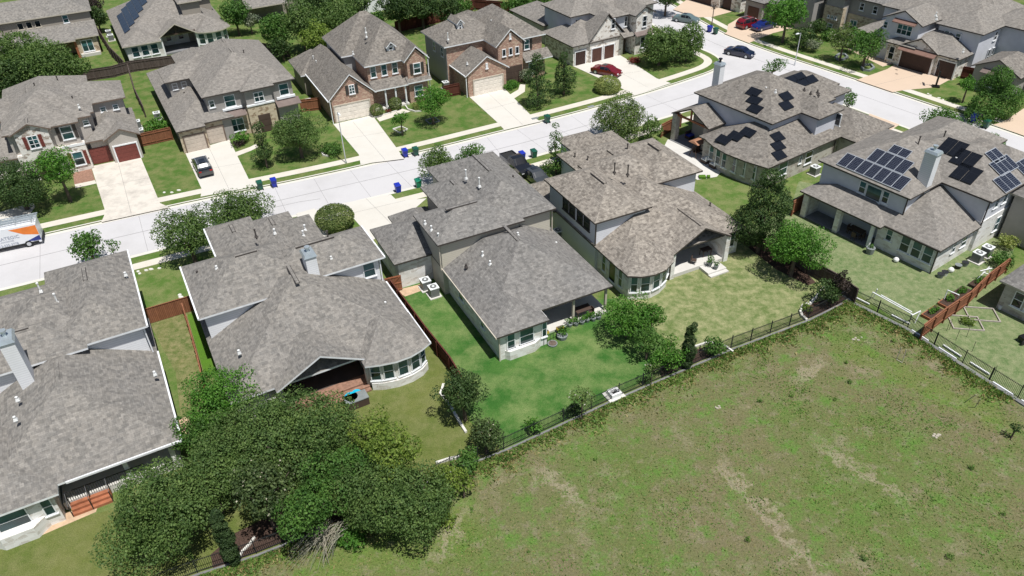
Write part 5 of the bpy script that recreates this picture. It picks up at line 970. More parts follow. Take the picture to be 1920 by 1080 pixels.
for i, (lb, x_, y_, R, H, m) in enumerate((('huge dark oak at the left edge below the top-left house', 30, 110, 5.6, 9, 'leaf_oak'), ('wide olive oak right of the huge one below the top-left house', 95, 125, 5.2, 8, 'leaf_oak'), ('dark lower crown above the beige house roof at the left', 20, 150, 5.0, 6, 'leaf_dark'),
    ('small olive crown against the back lawn at the upper left', 132, 130, 2.6, 5.4, 'leaf_oak'), ('burgundy plum tree between the two top-left houses', 166, 8, 3.2, 6.5, 'leaf_burgundy'), ('dark green tree behind the wood fence between the top-left houses', 180, 32, 2.6, 5, 'leaf_dark'),
    ('green oak right of the solar-roofed house at the top', 440, 28, 3.4, 6.5, 'leaf_mid'), ('small silvery tree between the top house and the oak grove', 468, 40, 2.0, 4, 'leaf_silver'), ('first oak of the back grove, beside the dark patio', 520, 60, 3.6, 7, 'leaf_mid'),
    ('tall olive oak in the middle of the back grove', 565, 45, 4.4, 8.5, 'leaf_oak'), ('lighter olive oak in front of the back grove', 600, 75, 3.6, 7, 'leaf_lime'), ('dark oak at the right of the back grove above the brick roof', 632, 35, 4.2, 8.5, 'leaf_oak'),
    ('topmost oak of the back grove at the picture top', 590, 5, 4.8, 8.5, 'leaf_dark'), ('oak of the back grove at the top just left of the white wall', 668, 8, 3.6, 7.5, 'leaf_oak'), ('dark evergreen behind the red fence, left one', 745, 16, 4.0, 8, 'leaf_dark'),
    ('dark evergreen behind the red fence, middle one', 790, 8, 4.2, 8, 'leaf_dark'), ('dark evergreen behind the red fence, right one', 835, 18, 3.4, 7, 'leaf_dark'), ('lighter shrub row tree at the back lawn edge', 868, 12, 2.2, 4.5, 'leaf_mid'),
    ('low green tree at the top above the second brick house', 975, 8, 3.6, 4.5, 'leaf_mid'), ('green tree right of the low one at the top', 1010, 2, 3.0, 4.5, 'leaf_mid'), ('olive tree behind the ridge of the brick garage house', 705, 42, 2.6, 5, 'leaf_mid'),
    ('small dark tree against the fence behind the grey stucco house', 528, 90, 2.4, 4, 'leaf_dark'), ('dark crown in the top right over the side street', 1250, -6, 3.4, 6, 'leaf_dark'))):
    tree(lb, x_, y_, R, H, m, leaf=.33, group=BG)
# dead arching branches pulled over the fence
x, y = W(600, 1040); t = thing('dead_branch_pile', 'pile of bare grey arching branches drooping over the iron fence at the bottom', 'branches', (x, y, 0)); rg = random.Random(5); mb = MB()
for i in range(60):
    a0 = Vector((rg.uniform(.2, 1.9), rg.uniform(.5, 1.7), rg.uniform(.9, 1.8))); e = Vector((rg.uniform(-2.3, 1.0), rg.uniform(-1.3, .2), rg.uniform(.02, .3))); p = a0
    for k in range(1, 7):
        f = k / 6; q = a0.lerp(e, f) + Vector((0, 0, 1.1 * f * (1 - f) * 2)); mb.cyl(tuple(p), tuple(q), .028 * (1.1 - f * .7), .028 * (1.0 - f * .75), 4); p = q
mb.build('branches', 'twig_grey', t)
x, y = W(690, 955, 1.5); t = thing('bare_shrub', 'leafless grey twiggy shrub beside the shadowed oak', 'shrub', (x, y, 0)); mb = MB()
for i in range(90):
    a = rg.uniform(0, 6.28); r_ = rg.uniform(.4, 1.5); z_ = rg.uniform(1, 3.2); mb.cyl((0, 0, .3), (cos(a) * r_ * .5, sin(a) * r_ * .5, z_ * .7), .02, .012, 4); mb.cyl((cos(a) * r_ * .5, sin(a) * r_ * .5, z_ * .7), (cos(a + .4) * r_, sin(a + .4) * r_, z_), .012, .006, 4)
mb.build('twigs', 'twig_grey', t)
# weeds and tufts of the meadow (nobody could count them)
def inpoly(px, py, poly):
    c = np.zeros(len(px), bool); j = len(poly) - 1
    for i in range(len(poly)):
        xi, yi = poly[i]; xj, yj = poly[j]
        c ^= ((yi > py) != (yj > py)) & (px < (xj - xi) * (py - yi) / (yj - yi + 1e-12) + xi); j = i
    return c
MPOLY = [(-24, 27.6), (-17.5, 30.2), (-11.9, 32.8), (-4.9, 36.8), (-1, 38.7), (8.3, 43.8), (18.7, 49.2), (26.5, 52.8), (31, 55.5), (34.5, 51), (37, 46.5), (39, 42.5), (48, 27), (36, 24), (-34, 24)]
rg = np.random.default_rng(3)
def edge_weeds(name, label, mat, P, n, size, spread, seed):
    rg = np.random.default_rng(seed); seg = rg.integers(0, len(P) - 1, n); f = rg.random(n); A = np.array(P); a = A[seg]; b = A[seg + 1]; d = b - a; L = np.linalg.norm(d, axis=1)[:, None]
    nrm = np.stack([d[:, 1], -d[:, 0]], 1) / L; off = .35 + np.abs(rg.normal(size=n)) * spread * (.4 + .6 * np.sin(f * 9 + seg * 2) ** 2); q = a + d * f[:, None] + nrm * off[:, None]; S = rg.uniform(.4, 1.2, n) * size
    C = np.stack([q[:, 0], q[:, 1], S * .5], 1); nn = rg.normal(size=(n, 3)) * np.array([1, 1, .7]); nn /= np.linalg.norm(nn, axis=1)[:, None]
    tag(leaf_mesh(name, mat, C, nn, S, .35, seed), label, 'weeds', kind='stuff')
edge_weeds('fence_weeds', 'taller bright weeds growing along the meadow side of the iron fences', 'weed_green', [(-21.0, 29.6), (-17.5, 30.9), (-11.9, 33.5), (-4.9, 37.5), (-1, 39.3), (8.3, 44.5), (18.7, 49.9), (26.5, 53.5), (31.2, 56.3), (34.8, 51.9), (37.3, 47.1), (39.6, 42.9)], 16000, .17, .8, 21)
edge_weeds('fence_weeds', 'straw-coloured grasses mixed along the meadow side of the iron fences', 'weed', [(-21.0, 29.6), (-17.5, 30.9), (-11.9, 33.5), (-4.9, 37.5), (-1, 39.3), (8.3, 44.5), (18.7, 49.9), (26.5, 53.5), (31.2, 56.3), (34.8, 51.9), (37.3, 47.1), (39.6, 42.9)], 9000, .17, 1.2, 22)
def tufts(name, label, cat, mat, n, size, clump, seed):
    rg = np.random.default_rng(seed); cx = rg.uniform(-34, 48, clump); cy = rg.uniform(24, 56, clump); cs = rg.uniform(.3, 2.2, clump)
    k = rg.integers(0, clump, n); x = cx[k] + rg.normal(size=n) * cs[k]; y = cy[k] + rg.normal(size=n) * cs[k]
    u = rg.random(n) < .35; x[u] = rg.uniform(-34, 48, u.sum()); y[u] = rg.uniform(24, 56, u.sum())
    ok = inpoly(x, y, MPOLY); x = x[ok]; y = y[ok]; m = len(x); S = rg.uniform(.5, 1.2, m) * size
    C = np.stack([x, y, S * .28 + .005], 1); nn = rg.normal(size=(m, 3)) * np.array([1, 1, 1.3]); nn /= np.linalg.norm(nn, axis=1)[:, None]
    o = leaf_mesh(name, mat, C, nn, S, .32, seed); tag(o, label, cat, kind='stuff'); return o
tufts('meadow_grass', 'rough olive and straw-coloured grass tufts of the open meadow', 'grass', 'weed', 80000, .07, 900, 11)
rg = np.random.default_rng(77); cc = []
for i in range(60):
    x, y = rg.uniform(-26, 42), rg.uniform(24, 55)
    if inpoly(np.array([x]), np.array([y]), MPOLY)[0]: cc.append((x, y, rg.uniform(.08, .32)))
PP, NN, SS = [], [], []
for x, y, r_ in cc:
    P_, nn, S_, c_, cr_ = crown_pts(r_, r_ * .7, r_ * .6, 'round', .1, 1.0, rg, x, y); PP.append(P_); NN.append(nn); SS.append(S_)
tag(leaf_mesh('weed_clumps', 'weed_green', np.concatenate(PP), np.concatenate(NN), np.concatenate(SS), seed=78), 'small dark green weed clumps dotted over the meadow', 'weeds', kind='stuff')
tufts('meadow_weeds', 'patches of brighter green weeds across the open meadow', 'weeds', 'weed_green', 34000, .12, 260, 12)

# ------------------------------------------------------------------ fences
def wood_fence(label, pts, mat='cedar', h=1.8, back=False, group='wooden fences', z=0.0, world=False):
    P = pts if world else [W(*p) for p in pts]; t = thing('wooden_fence', label, 'fence', (P[0][0], P[0][1], z), 0, group); ox, oy = P[0]
    for (x0, y0), (x1, y1) in zip(P, P[1:]):
        L = hypot(x1 - x0, y1 - y0); a = atan2(y1 - y0, x1 - x0); n = max(1, round(L / 2.4))
        MB().obox((x0 + x1) / 2 - ox, (y0 + y1) / 2 - oy, a, L, .03, .04, h).build('board_panel', mat, t)
        sg = 1 if back else -1
        mb = MB()
        for zz in (.35, h - .3): mb.obox((x0 + x1) / 2 - ox - sin(a) * .045 * sg, (y0 + y1) / 2 - oy + cos(a) * .045 * sg, a, L, .05, zz, zz + .09)
        mb.build('rail', mat, t)
        MB().obox((x0 + x1) / 2 - ox, (y0 + y1) / 2 - oy, a, L, .11, h + .002, h + .04).build('cap_board', mat, t)
        for i in range(n + 1):
            f = i / n; px_, py_ = x0 + (x1 - x0) * f - ox, y0 + (y1 - y0) * f - oy
            MB().obox(px_ - sin(a) * .1 * sg, py_ + cos(a) * .1 * sg, a, .1, .1, 0, h - .05).build('post', mat, t)
    return t
def iron_fence(label, P, h=1.35, group='black iron fences'):
    t = thing('iron_fence', label, 'fence', (P[0][0], P[0][1], 0), 0, group); ox, oy = P[0]
    for (x0, y0), (x1, y1) in zip(P, P[1:]):
        L = hypot(x1 - x0, y1 - y0); a = atan2(y1 - y0, x1 - x0); n = max(1, round(L / 2.4)); c, d = cos(a), sin(a); mb = MB()
        k = int(L / .12)
        for i in range(k + 1): u = i * L / k; mb.obox(x0 - ox + c * u, y0 - oy + d * u, a, .022, .022, .08, h)
        mb.build('pickets', 'iron', t)
        mb = MB()
        for zz in (.15, h - .14): mb.obox((x0 + x1) / 2 - ox, (y0 + y1) / 2 - oy, a, L, .035, zz, zz + .035)
        mb.build('rail', 'iron', t)
        for i in range(n):
            f = i / n; MB().obox(x0 + (x1 - x0) * f - ox, y0 + (y1 - y0) * f - oy, a, .065, .065, 0, h + .12).build('post', 'iron', t)
    return t
IR = [(-24.2, 28.2), (-21.0, 29.6), (-17.5, 30.9), (-11.9, 33.5), (-4.9, 37.5), (-1, 39.3), (8.3, 44.5), (18.7, 49.9), (26.5, 53.5), (31.2, 56.3)]
iron_fence('long black iron fence dividing the back yards from the meadow', IR)
ER = [(31.2, 56.3), (34.8, 51.9), (37.3, 47.1), (39.6, 42.9), (43, 36.6)]
iron_fence('black iron fence on the right running down from the corner', ER)
for nm, P, w_, hh, lb in (('retaining_edge', IR, .16, .09, 'grey concrete footing along the long iron fence'), ('retaining_edge', ER, .35, .14, 'pale concrete footing under the right-hand iron fence')):
    mb = MB(); o = offs(P, -.12); a_ = offs(P, -.12 - w_)
    for i in range(len(P) - 1): mb.prism([o[i], a_[i], a_[i + 1], o[i + 1]], -.02, hh)
    tag(mb.build(nm, 'retaining'), lb, 'retaining wall')
for P in (offs(ER, .5), offs(ER, -.1)):
    for (x0, y0), (x1, y1) in zip(P, P[1:]):
        L = hypot(x1 - x0, y1 - y0); n = int(L / 1.9)
        for i in range(n):
            if random.random() < .2: continue
            f = (i + .5) / n; o = MB().obox(x0 + (x1 - x0) * f, y0 + (y1 - y0) * f, atan2(y1 - y0, x1 - x0), 1.7, .12, .1, .22).build('edging_rail', 'white_plastic'); tag(o, 'white edging rail beside the right-hand iron fence', 'edging', 'white edging rails')
wood_fence('red-brown gate fence joining the bottom-left house to the bowed-bay house', [(282, 607), (338, 590), (372, 580)], 'cedar', 1.7, True)
wood_fence('narrow fence running back to front between the bottom-left and bowed-bay yards', [(349, 592), (364, 640), (378, 690), (388, 735)], 'cedar', 1.5)
wood_fence('dark fence between the olive lawn and the lush green lawn', [(735, 552), (765, 592), (800, 640), (846, 698), (868, 735)], 'cedar_dark', 1.75)
wood_fence('dark fence running from the trees to the inner meadow corner', [(1455, 470), (1510, 512), (1560, 540), (1602, 570)], 'weathered', 1.7)
wood_fence('short red fence between the white porch house and the solar house', [(1482, 405), (1508, 388)], 'cedar', 1.8)
wood_fence('bright red-brown fence stepping down to the right-hand iron fence', [(1722, 638), (1765, 605), (1810, 575), (1845, 540), (1882, 512)], 'cedar', 1.7)
wood_fence('red fence behind the patio of the black-panelled house', [(1238, 258), (1275, 238)], 'cedar', 1.8)
wood_fence('cedar fence between the beige house and the grey stucco house', [(264, 276), (325, 262)], 'cedar', 1.8)
wood_fence('cedar fence between the grey stucco house and the brick house', [(566, 210), (602, 206)], 'cedar', 1.8)
wood_fence('dark red fence between the two brick houses', [(833, 184), (862, 178)], 'cedar_dark', 1.8)
wood_fence('long weathered fence behind the beige and grey stucco houses', [(148, 155), (215, 145), (250, 135), (330, 124)], 'weathered', 1.8)
wood_fence('weathered fence between the two top-left houses', [(186, 66), (212, 108), (238, 135)], 'weathered', 1.8)
wood_fence('weathered low fence between the side yards of the beige and stucco houses', [(245, 140), (258, 185), (275, 220)], 'weathered', 1.7)
wood_fence('long maroon fence below the dark evergreens', [(742, 62), (800, 48), (842, 38)], 'cedar_dark', 2.0)
wood_fence('maroon fence at the back of the small green lawn at the top', [(842, 38), (890, 18), (960, 24), (1000, 20)], 'cedar_dark', 1.9)
wood_fence('dark fence left of the feathery tree house', [(1800, 147), (1826, 152)], 'cedar_dark', 1.8)
wood_fence('fence behind the oak grove at the top', [(455, 95), (545, 108)], 'weathered', 1.8)
# propped-open gate beside the middle house
x, y = W(737, 548); g = thing('garden_gate', 'open cedar gate with diagonal braces beside the stone garage wall', 'gate', (x, y, 0), radians(20)); mb = MB(); mb.box(-.95, -.02, .1, .95, .02, 1.8); mb.build('board_panel', 'cedar', g); mb = MB()
for z_ in (.15, .9, 1.65): mb.box(-.95, -.06, z_, .95, -.02, z_ + .12)
mb.hexa([(-.9, -.075, .2), (-.76, -.075, .2), (.9, -.075, 1.7), (.76, -.075, 1.7)], [(-.9, -.061, .2), (-.76, -.061, .2), (.9, -.061, 1.7), (.76, -.061, 1.7)]); mb.build('brace', 'redwood', g)
# ------------------------------------------------------------------ vehicles
def loft(mb, secs, m=0, caps=True):
    n = len(secs[0])
    for a, b in zip(secs, secs[1:]):
        for i in range(n - 1): mb.poly([a[i], b[i], b[i + 1], a[i + 1]], m)
    return mb
def car(name, label, px, py, yaw, kind, paint_, z=0.0, cat='car', L=4.7, Wd=1.85, group='parked cars'):
    x, y = W(px, py, z); t = thing(name, label, cat, (x, y, z), radians(yaw), group)
    if kind == 'sedan': prof = [(-.5, .3, .62, .62), (-.485, .3, .8, .8), (-.42, .3, .93, .93), (-.30, .25, .96, .97), (-.16, .22, .95, 1.36), (.02, .22, .93, 1.44), (.14, .22, .92, 1.38), (.27, .22, .90, .98), (.42, .25, .80, .82), (.485, .3, .64, .66), (.5, .35, .5, .52)]
    elif kind == 'suv': prof = [(-.5, .35, .75, .78), (-.49, .32, .98, 1.0), (-.455, .28, 1.0, 1.35), (-.38, .28, 1.02, 1.66), (-.1, .26, 1.0, 1.72), (.08, .26, .99, 1.68), (.24, .26, .98, 1.06), (.42, .28, .92, .94), (.49, .32, .74, .76), (.5, .38, .55, .57)]
    elif kind == 'pickup': prof = [(-.5, .5, 1.05, 1.06), (-.49, .45, 1.1, 1.11), (-.13, .4, 1.1, 1.12), (-.11, .4, 1.1, 1.78), (-.02, .4, 1.08, 1.86), (.1, .4, 1.08, 1.82), (.2, .4, 1.1, 1.2), (.42, .42, 1.06, 1.08), (.49, .45, .9, .92), (.5, .5, .7, .72)]
    w = Wd / 2
    def sec(f, zb, zs, zt):
        X = f * L; tw = w * (1 - .22 * min(1, max(0, (zt - zs)) / .45)); e = w * (1 - .9 * max(0, abs(f) - .44) ** 1 * 1.6)
        tw = min(tw, e * .97)
        return [(X, -e * .96, zb), (X, -e, (zb + zs) / 2), (X, -e * .98, zs), (X, -tw, zt - .02 * (zt > zs + .05)), (X, -tw * .6, zt + .015), (X, 0, zt + .02), (X, tw * .6, zt + .015), (X, tw, zt - .02 * (zt > zs + .05)), (X, e * .98, zs), (X, e, (zb + zs) / 2), (X, e * .96, zb)]
    S_ = [sec(*p) for p in prof]; mb = MB(); n = len(S_[0])
    for a, b in zip(S_, S_[1:]):
        for i in range(n - 1): mb.poly([a[i], b[i], b[i + 1], a[i + 1]])
        mb.poly([a[0], a[-1], b[-1], b[0]])
    mb.poly(S_[0][::-1]); mb.poly(S_[-1]); body = mb.build('body', paint_, t)
    # glasshouse: slightly proud panes
    def pane(pts, nm='window'):
        c = Vector((0, 0, 0))
        for p in pts: c += Vector(p)
        c /= len(pts); nrm = (Vector(pts[1]) - Vector(pts[0])).cross(Vector(pts[2]) - Vector(pts[0])).normalized()
        if nrm.dot(c - Vector((c.x * .6, 0, .7))) < 0: nrm = -nrm
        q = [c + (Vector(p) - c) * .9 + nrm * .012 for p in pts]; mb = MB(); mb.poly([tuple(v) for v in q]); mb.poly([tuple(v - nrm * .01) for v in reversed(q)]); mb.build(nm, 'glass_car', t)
    up = [i for i, p in enumerate(prof) if p[3] - p[2] > .2]; i0, i1 = up[0], up[-1]
    f_, k_ = S_[i1], S_[i1 + 1]; pane([k_[3], k_[7], f_[7], f_[3]], 'windshield')
    f_, k_ = S_[i0], S_[i0 - 1]; pane([k_[3], k_[7], f_[7], f_[3]], 'rear_window')
    for sg in (2, 7):
        for j in range(i0, i1):
            a, b = S_[j], S_[j + 1]; u, v = (2, 3) if sg == 2 else (8, 7); pane([a[u], b[u], b[v], a[v]])
        a, b = S_[i1], S_[i1 + 1]; u, v = (2, 3) if sg == 2 else (8, 7); pane([a[u], b[u], a[v]])
    if kind != 'pickup':
        a, b = S_[i0 + 1] if kind == 'suv' else S_[i0], S_[i1 - 1]; mb = MB(); mb.poly([(a[4][0] + .2, a[4][1] * .8, max(a[5][2], b[5][2]) + .022), (b[4][0], b[4][1] * .8, max(a[5][2], b[5][2]) + .022), (b[6][0], b[6][1] * .8, max(a[5][2], b[5][2]) + .022), (a[6][0] + .2, a[6][1] * .8, max(a[5][2], b[5][2]) + .022)]); mb.build('sunroof', 'glass_car', t)
    else:
        mb = MB(); mb.box(-L * .48, -w * .82, 1.125, -L * .15, w * .82, 1.14); mb.build('bed_liner', 'rubber', t)
        mb = MB()
        for sg in (-1, 1): mb.box(-L * .49, sg * w * .9 - .05, 1.1, -L * .13, sg * w * .9 + .05, 1.25)
        mb.box(-L * .495, -w * .9, 1.08, -L * .48, w * .9, 1.25); mb.build('bed_side', paint_, t)
    R_ = .34 if kind == 'sedan' else .38
    for fx in (-.31, .31):
        for sg in (-1, 1):
            mb = MB(); mb.cyl((fx * L, sg * (w - .2), R_), (fx * L, sg * (w + .015), R_), R_, n=16); wh = mb.build('wheel', 'rubber', t); mb = MB(); mb.cyl((fx * L, sg * (w + .0), R_), (fx * L, sg * (w + .025), R_), R_ * .62, n=12); mb.build('rim', 'steel', wh)
    for sg in (-1, 1):
        h0 = .62 if kind == 'sedan' else .8
        mb = MB(); mb.box(L * .455, sg * w * .68 - .16, h0 - .06, L * .497, sg * w * .68 + .16, h0 + .08); mb.build('headlight', 'head_light', t)
        mb = MB(); mb.box(-L * .503, sg * w * .7 - .16, h0 + .02, -L * .47, sg * w * .7 + .16, h0 + .18); mb.build('tail_light', 'tail_light', t)
        mb = MB(); mb.box(L * .17, sg * (w + .1) - .08, .95, L * .19, sg * (w + .1) + .08, 1.08); mb.build('mirror', paint_, t)
    if kind == 'suv':
        mb = MB()
        for sg in (-1, 1): mb.box(-L * .36, sg * w * .7 - .025, 1.75, L * .05, sg * w * .7 + .025, 1.79)
        mb.build('roof_rail', 'steel', t)
    return t
car('suv', 'dark grey SUV with roof rails on the stucco house driveway', 382, 319, 118, 'suv', 'paint_grey', .03)
car('sedan', 'glossy red sedan with a black roof on the wide white driveway', 1137, 139, -36, 'sedan', 'paint_red', .03)
car('sedan', 'dark navy sedan driving in the middle of the side street', 1386, 104, -38, 'sedan', 'paint_navy', -.12)
car('pickup_truck', 'black pickup truck parked by the kerb near the brown roof', 969, 318, -62, 'pickup', 'paint_black', .0, 'pickup', 5.6, 1.95)
car('hatchback', 'dark grey car half hidden behind the brown-roofed house', 1003, 337, -62, 'sedan', 'paint_grey', .0)
car('sedan', 'pale teal sedan parked at the kerb behind the corner oak', 1286, 41, -32, 'sedan', 'paint_teal', -.12)
car('minivan', 'crimson wagon parked on the pink brick drive at the top', 1403, 50, 31, 'suv', 'paint_crimson', .03)
car('sedan', 'blue car in front of the crimson wagon under the green tree', 1431, 54, 31, 'sedan', 'paint_blue', .03)
# service van, cut by the left edge
x, y = W(20, 462, -.12); t = thing('service_van', 'white service van with orange and navy wrap and ladders on its roof', 'van', (x, y, -.12), radians(-158), None); L, w = 6.6, 1.03
mb = MB(); PR = [(-3.3, .35), (-3.3, 2.45), (-3.05, 2.62), (1.6, 2.62), (2.2, 2.2), (2.75, 1.45), (3.2, 1.25), (3.3, .9), (3.3, .35)]
mb.hexa([(a, -w, b) for a, b in PR], [(a, w, b) for a, b in PR]); mb.build('body', 'van_white', t)
mb = MB(); mb.hexa([(2.22, -w * .85, 2.14), (2.72, -w * .9, 1.5), (2.72, w * .9, 1.5), (2.22, w * .85, 2.14)], [(2.25, -w * .85, 2.18), (2.75, -w * .9, 1.53), (2.75, w * .9, 1.53), (2.25, w * .85, 2.18)]); mb.build('windshield', 'glass_car', t)
mb = MB(); mb.box(-3.36, -w, .3, -3.28, w, .62); mb.box(-3.0, -w - .02, .35, 3.0, -w + .01, .55); mb.box(-3.0, w - .01, .35, 3.0, w + .02, .55); mb.build('bumper', 'rubber', t)
for sg in (-1, 1):
    yy = sg * (w + .006)
    def q(P_, zf): r = [(a, yy, b) for a, b in P_]; r2 = [(a, yy - sg * .012, b) for a, b in P_]; return r, r2
    for P_, mt, nm in (([(-3.28, 2.4), (-.7, 2.4), (-1.9, 1.6), (-3.28, 1.25)], 'van_orange', 'orange_panel'), ([(-3.28, 1.2), (-2.0, .75), (-2.6, .6), (-3.28, .6)], 'van_navy', 'navy_panel')):
        r, r2 = q(P_, 0); mb = MB(); mb.hexa(r, r2); mb.build(nm, mt, t)
    for fx in (-2.0, 2.1):
        mb = MB(); mb.cyl((fx, sg * (w - .2), .38), (fx, sg * (w + .03), .38), .38, n=16); wh = mb.build('wheel', 'rubber', t); mb = MB(); mb.cyl((fx, sg * (w), .38), (fx, sg * (w + .045), .38), .22, n=12); mb.build('rim', 'steel', wh)
def text(body, size, mat, parent, mw, name='lettering', ext=.004):
    c = bpy.data.curves.new(name, 'FONT'); c.body = body; c.size = size; c.extrude = ext; c.align_x = 'LEFT'; c.materials.append(MATS[mat])
    o = bpy.data.objects.new(name, c); COL.objects.link(o); dg = bpy.context.evaluated_depsgraph_get(); me = bpy.data.meshes.new_from_object(o.evaluated_get(dg)); me.materials.clear(); me.materials.append(MATS[mat])
    bpy.data.objects.remove(o); bpy.data.curves.remove(c); o = bpy.data.objects.new(name, me); COL.objects.link(o); o.parent = parent; o.matrix_local = mw; return o
# lettering on the side that faces the camera (van-local +y side)
side = Matrix(((-1, 0, 0, 1.2), (0, 0, 1, w + .018), (0, 1, 0, 1.35), (0, 0, 0, 1)))
text('STRATEGIC', .52, 'van_text', t, side); text('GENERAL CONTRACTORS', .17, 'van_text', t, Matrix(((-1, 0, 0, 1.2), (0, 0, 1, w + .018), (0, 1, 0, 1.08), (0, 0, 0, 1))))
text('512-535-3778', .36, 'van_text', t, Matrix(((-1, 0, 0, .9), (0, 0, 1, w + .018), (0, 1, 0, .62), (0, 0, 0, 1))))
mb = MB()
for yy in (-.8, .8): mb.box(-3.2, yy - .03, 2.85, 1.4, yy + .03, 2.9)
for xx in (-3.0, -1.5, 0, 1.3): mb.box(xx - .03, -.85, 2.6, xx + .03, .85, 2.88)
mb.build('roof_rack', 'steel', t)
la = thing('ladder', 'pale blue extension ladder lying on the roof of the white van', 'ladder', (x, y, -.12), radians(-158)); mb = MB()
for yy in (-.6, -.2, .15, .55): mb.box(-3.6, yy - .03, 2.92, 1.8, yy + .03, 3.02)
mb.build('side_rail', 'zinc', la); mb = MB()
for i in range(18):
    for y0 in (-.6, .15): mb.box(-3.5 + i * .3, y0, 2.95, -3.46 + i * .3, y0 + .4, 2.99)
mb.build('rung', 'zinc', la)
# ------------------------------------------------------------------ bins
def bin_proto(mat, label, px, py, rz, z=-.12):
    x, y = W(px, py, z); t = thing('wheeled_bin', label, 'bin', (x, y, z), radians(rz), 'kerbside bins')
    mb = MB(); mb.hexa([(-.25, -.28, .06), (.25, -.28, .06), (.25, .24, .06), (-.25, .24, .06)], [(-.33, -.38, 1.0), (.33, -.38, 1.0), (.33, .36, 1.0), (-.33, .36, 1.0)]); mb.build('body', mat, t)
    mb = MB(); mb.hexa([(-.36, -.42, 1.0), (.36, -.42, 1.0), (.36, .42, 1.0), (-.36, .42, 1.0)], [(-.3, -.36, 1.1), (.3, -.36, 1.1), (.3, .4, 1.13), (-.3, .4, 1.13)]); mb.box(-.28, .42, .98, .28, .48, 1.04); mb.build('lid', mat, t)
    mb = MB(); mb.cyl((-.3, .3, .14), (-.22, .3, .14), .14, n=10); mb.cyl((.22, .3, .14), (.3, .3, .14), .14, n=10); mb.build('wheels', 'rubber', t)
    return t
bb = gb = None
for px, py, col, rz, lb in ((515, 350, 'b', 205, 'blue wheeled bin at the kerb right of the dark green one by the stucco house'), (489, 355, 'g', 205, 'dark green bin left of the blue one by the stucco house'), (760, 294, 'b', 205, 'blue bin at the foot of the brick house driveway'), (780, 291, 'g', 205, 'dark green bin by the brick house lawn strip'),
                            (747, 361, 'b', 25, 'blue bin tipped beside the white driveway on the near kerb'), (785, 352, 'e', 25, 'bright green bin on the near kerb behind the middle house'), (979, 300, 'b', 25, 'blue bin near the black pickup truck'), (1001, 296, 'g', 25, 'dark green bin right of the one near the pickup'),
                            (1026, 230, 'g', 205, 'lone dark green bin at the second brick house driveway'), (1330, 60, 'b', 125, 'blue bin on the side street near the teal sedan'), (1341, 64, 'g', 125, 'green bin on the side street near the teal sedan'), (1823, 229, 'b', 125, 'blue bin at the kerb near the right edge'), (1847, 240, 'g', 125, 'green bin at the kerb nearest the right edge')):
    x, y = W(px, py, -.12)
    bin_proto({'b': 'bin_blue', 'g': 'bin_green', 'e': 'bin_bright_green'}[col], lb, px, py, rz)
# ------------------------------------------------------------------ air-conditioning units
AC0 = [None]
def ac(label, px, py, rz=26, s=1.0):
    x, y = W(px, py)
    if AC0[0] is None:
        t = thing('air_conditioner', label, 'AC unit', (x, y, 0), radians(rz), 'outdoor AC units'); AC0[0] = t
        MB().box(-.6, -.6, 0, .6, .6, .1).build('pad', 'patio', t); MB().box(-.43, -.43, .1, .43, .43, 1.0).build('casing', 'ac_metal', t)
        mb = MB(); mb.box(-.46, -.46, 1.0, .46, .46, 1.08); tp = mb.build('top_cover', 'ac_top', t); mb = MB(); mb.cyl((0, 0, 1.08), (0, 0, 1.1), .33, n=16, m=0); mb.build('fan_grille', 'ac_metal', tp); mb = MB(); mb.cyl((0, 0, 1.1), (0, 0, 1.13), .12, n=10); mb.build('fan_hub', 'ac_top', tp)
        return t
    return dup(AC0[0], (x, y, 0), radians(rz), label)
for a in (('grey AC unit nearer the lawn beside the middle house', 814, 554), ('grey AC unit nearer the gate beside the middle house', 799, 541), ('AC unit behind the middle house, right side', 1046, 447), ('AC unit on a pad between the black-panelled and solar houses', 1526, 327, 34), ('left AC unit of the pair at the solar house side wall', 1830, 490, 34), ('right AC unit of the pair at the solar house side wall', 1847, 479, 34),
          ('white-topped AC unit beside the stucco house side wall', 297, 224), ('upper AC unit at the side of the beige garage', 260, 240), ('lower AC unit at the side of the beige garage', 266, 256), ('AC unit left of the first brick house', 580, 200), ('AC unit between the two brick houses', 836, 166), ('upper AC unit left of the white stone house at the top', 206, 68), ('lower AC unit left of the white stone house at the top', 210, 76)): ac(*a)
# ------------------------------------------------------------------ lamps, hoop
def lamp(label, px, py, h, az):
    x, y = W(px, py, 0); t = thing('street_lamp', label, 'street lamp', (x, y, 0), radians(az), 'street lamps')
    mb = MB(); mb.cyl((0, 0, 0), (0, 0, .25), .13, n=10); mb.cyl((0, 0, .25), (0, 0, h), .075, .05, n=10); mb.build('pole', 'steel', t)
    mb = MB(); mb.cyl((0, 0, h - .06), (.7, 0, h + .02), .035, n=6); mb.build('arm', 'steel', t); mb = MB(); mb.hexa([(.45, -.13, h - .04), (1.05, -.1, h - .02), (1.05, .1, h - .02), (.45, .13, h - .04)], [(.5, -.1, h + .1), (1.0, -.06, h + .08), (1.0, .06, h + .08), (.5, .1, h + .1)]); mb.build('lamp_head', 'ac_top', t)
lamp('tall slender lamp post beside the brick house driveway', 649, 306, 6.8, -64); lamp('white lamp post on the far side of the side street', 1490, 121, 4.9, -150)
x, y = W(1754, 163); t = thing('basketball_hoop', 'black portable basketball hoop on the pink driveway edge', 'basketball hoop', (x, y, .02), radians(160)); mb = MB(); mb.box(-.5, -.4, 0, .5, .4, .18); mb.build('base', 'black', t)
mb = MB(); mb.box(-.12, -.1, .18, .12, .1, 2.3); mb.cyl((0, 0, 2.2), (.5, 0, 3.1), .05, n=6); mb.build('pole', 'black', t); mb = MB(); mb.box(.5, -.65, 2.75, .54, .65, 3.6); mb.build('backboard', 'glass_dark', t)
mb = MB()
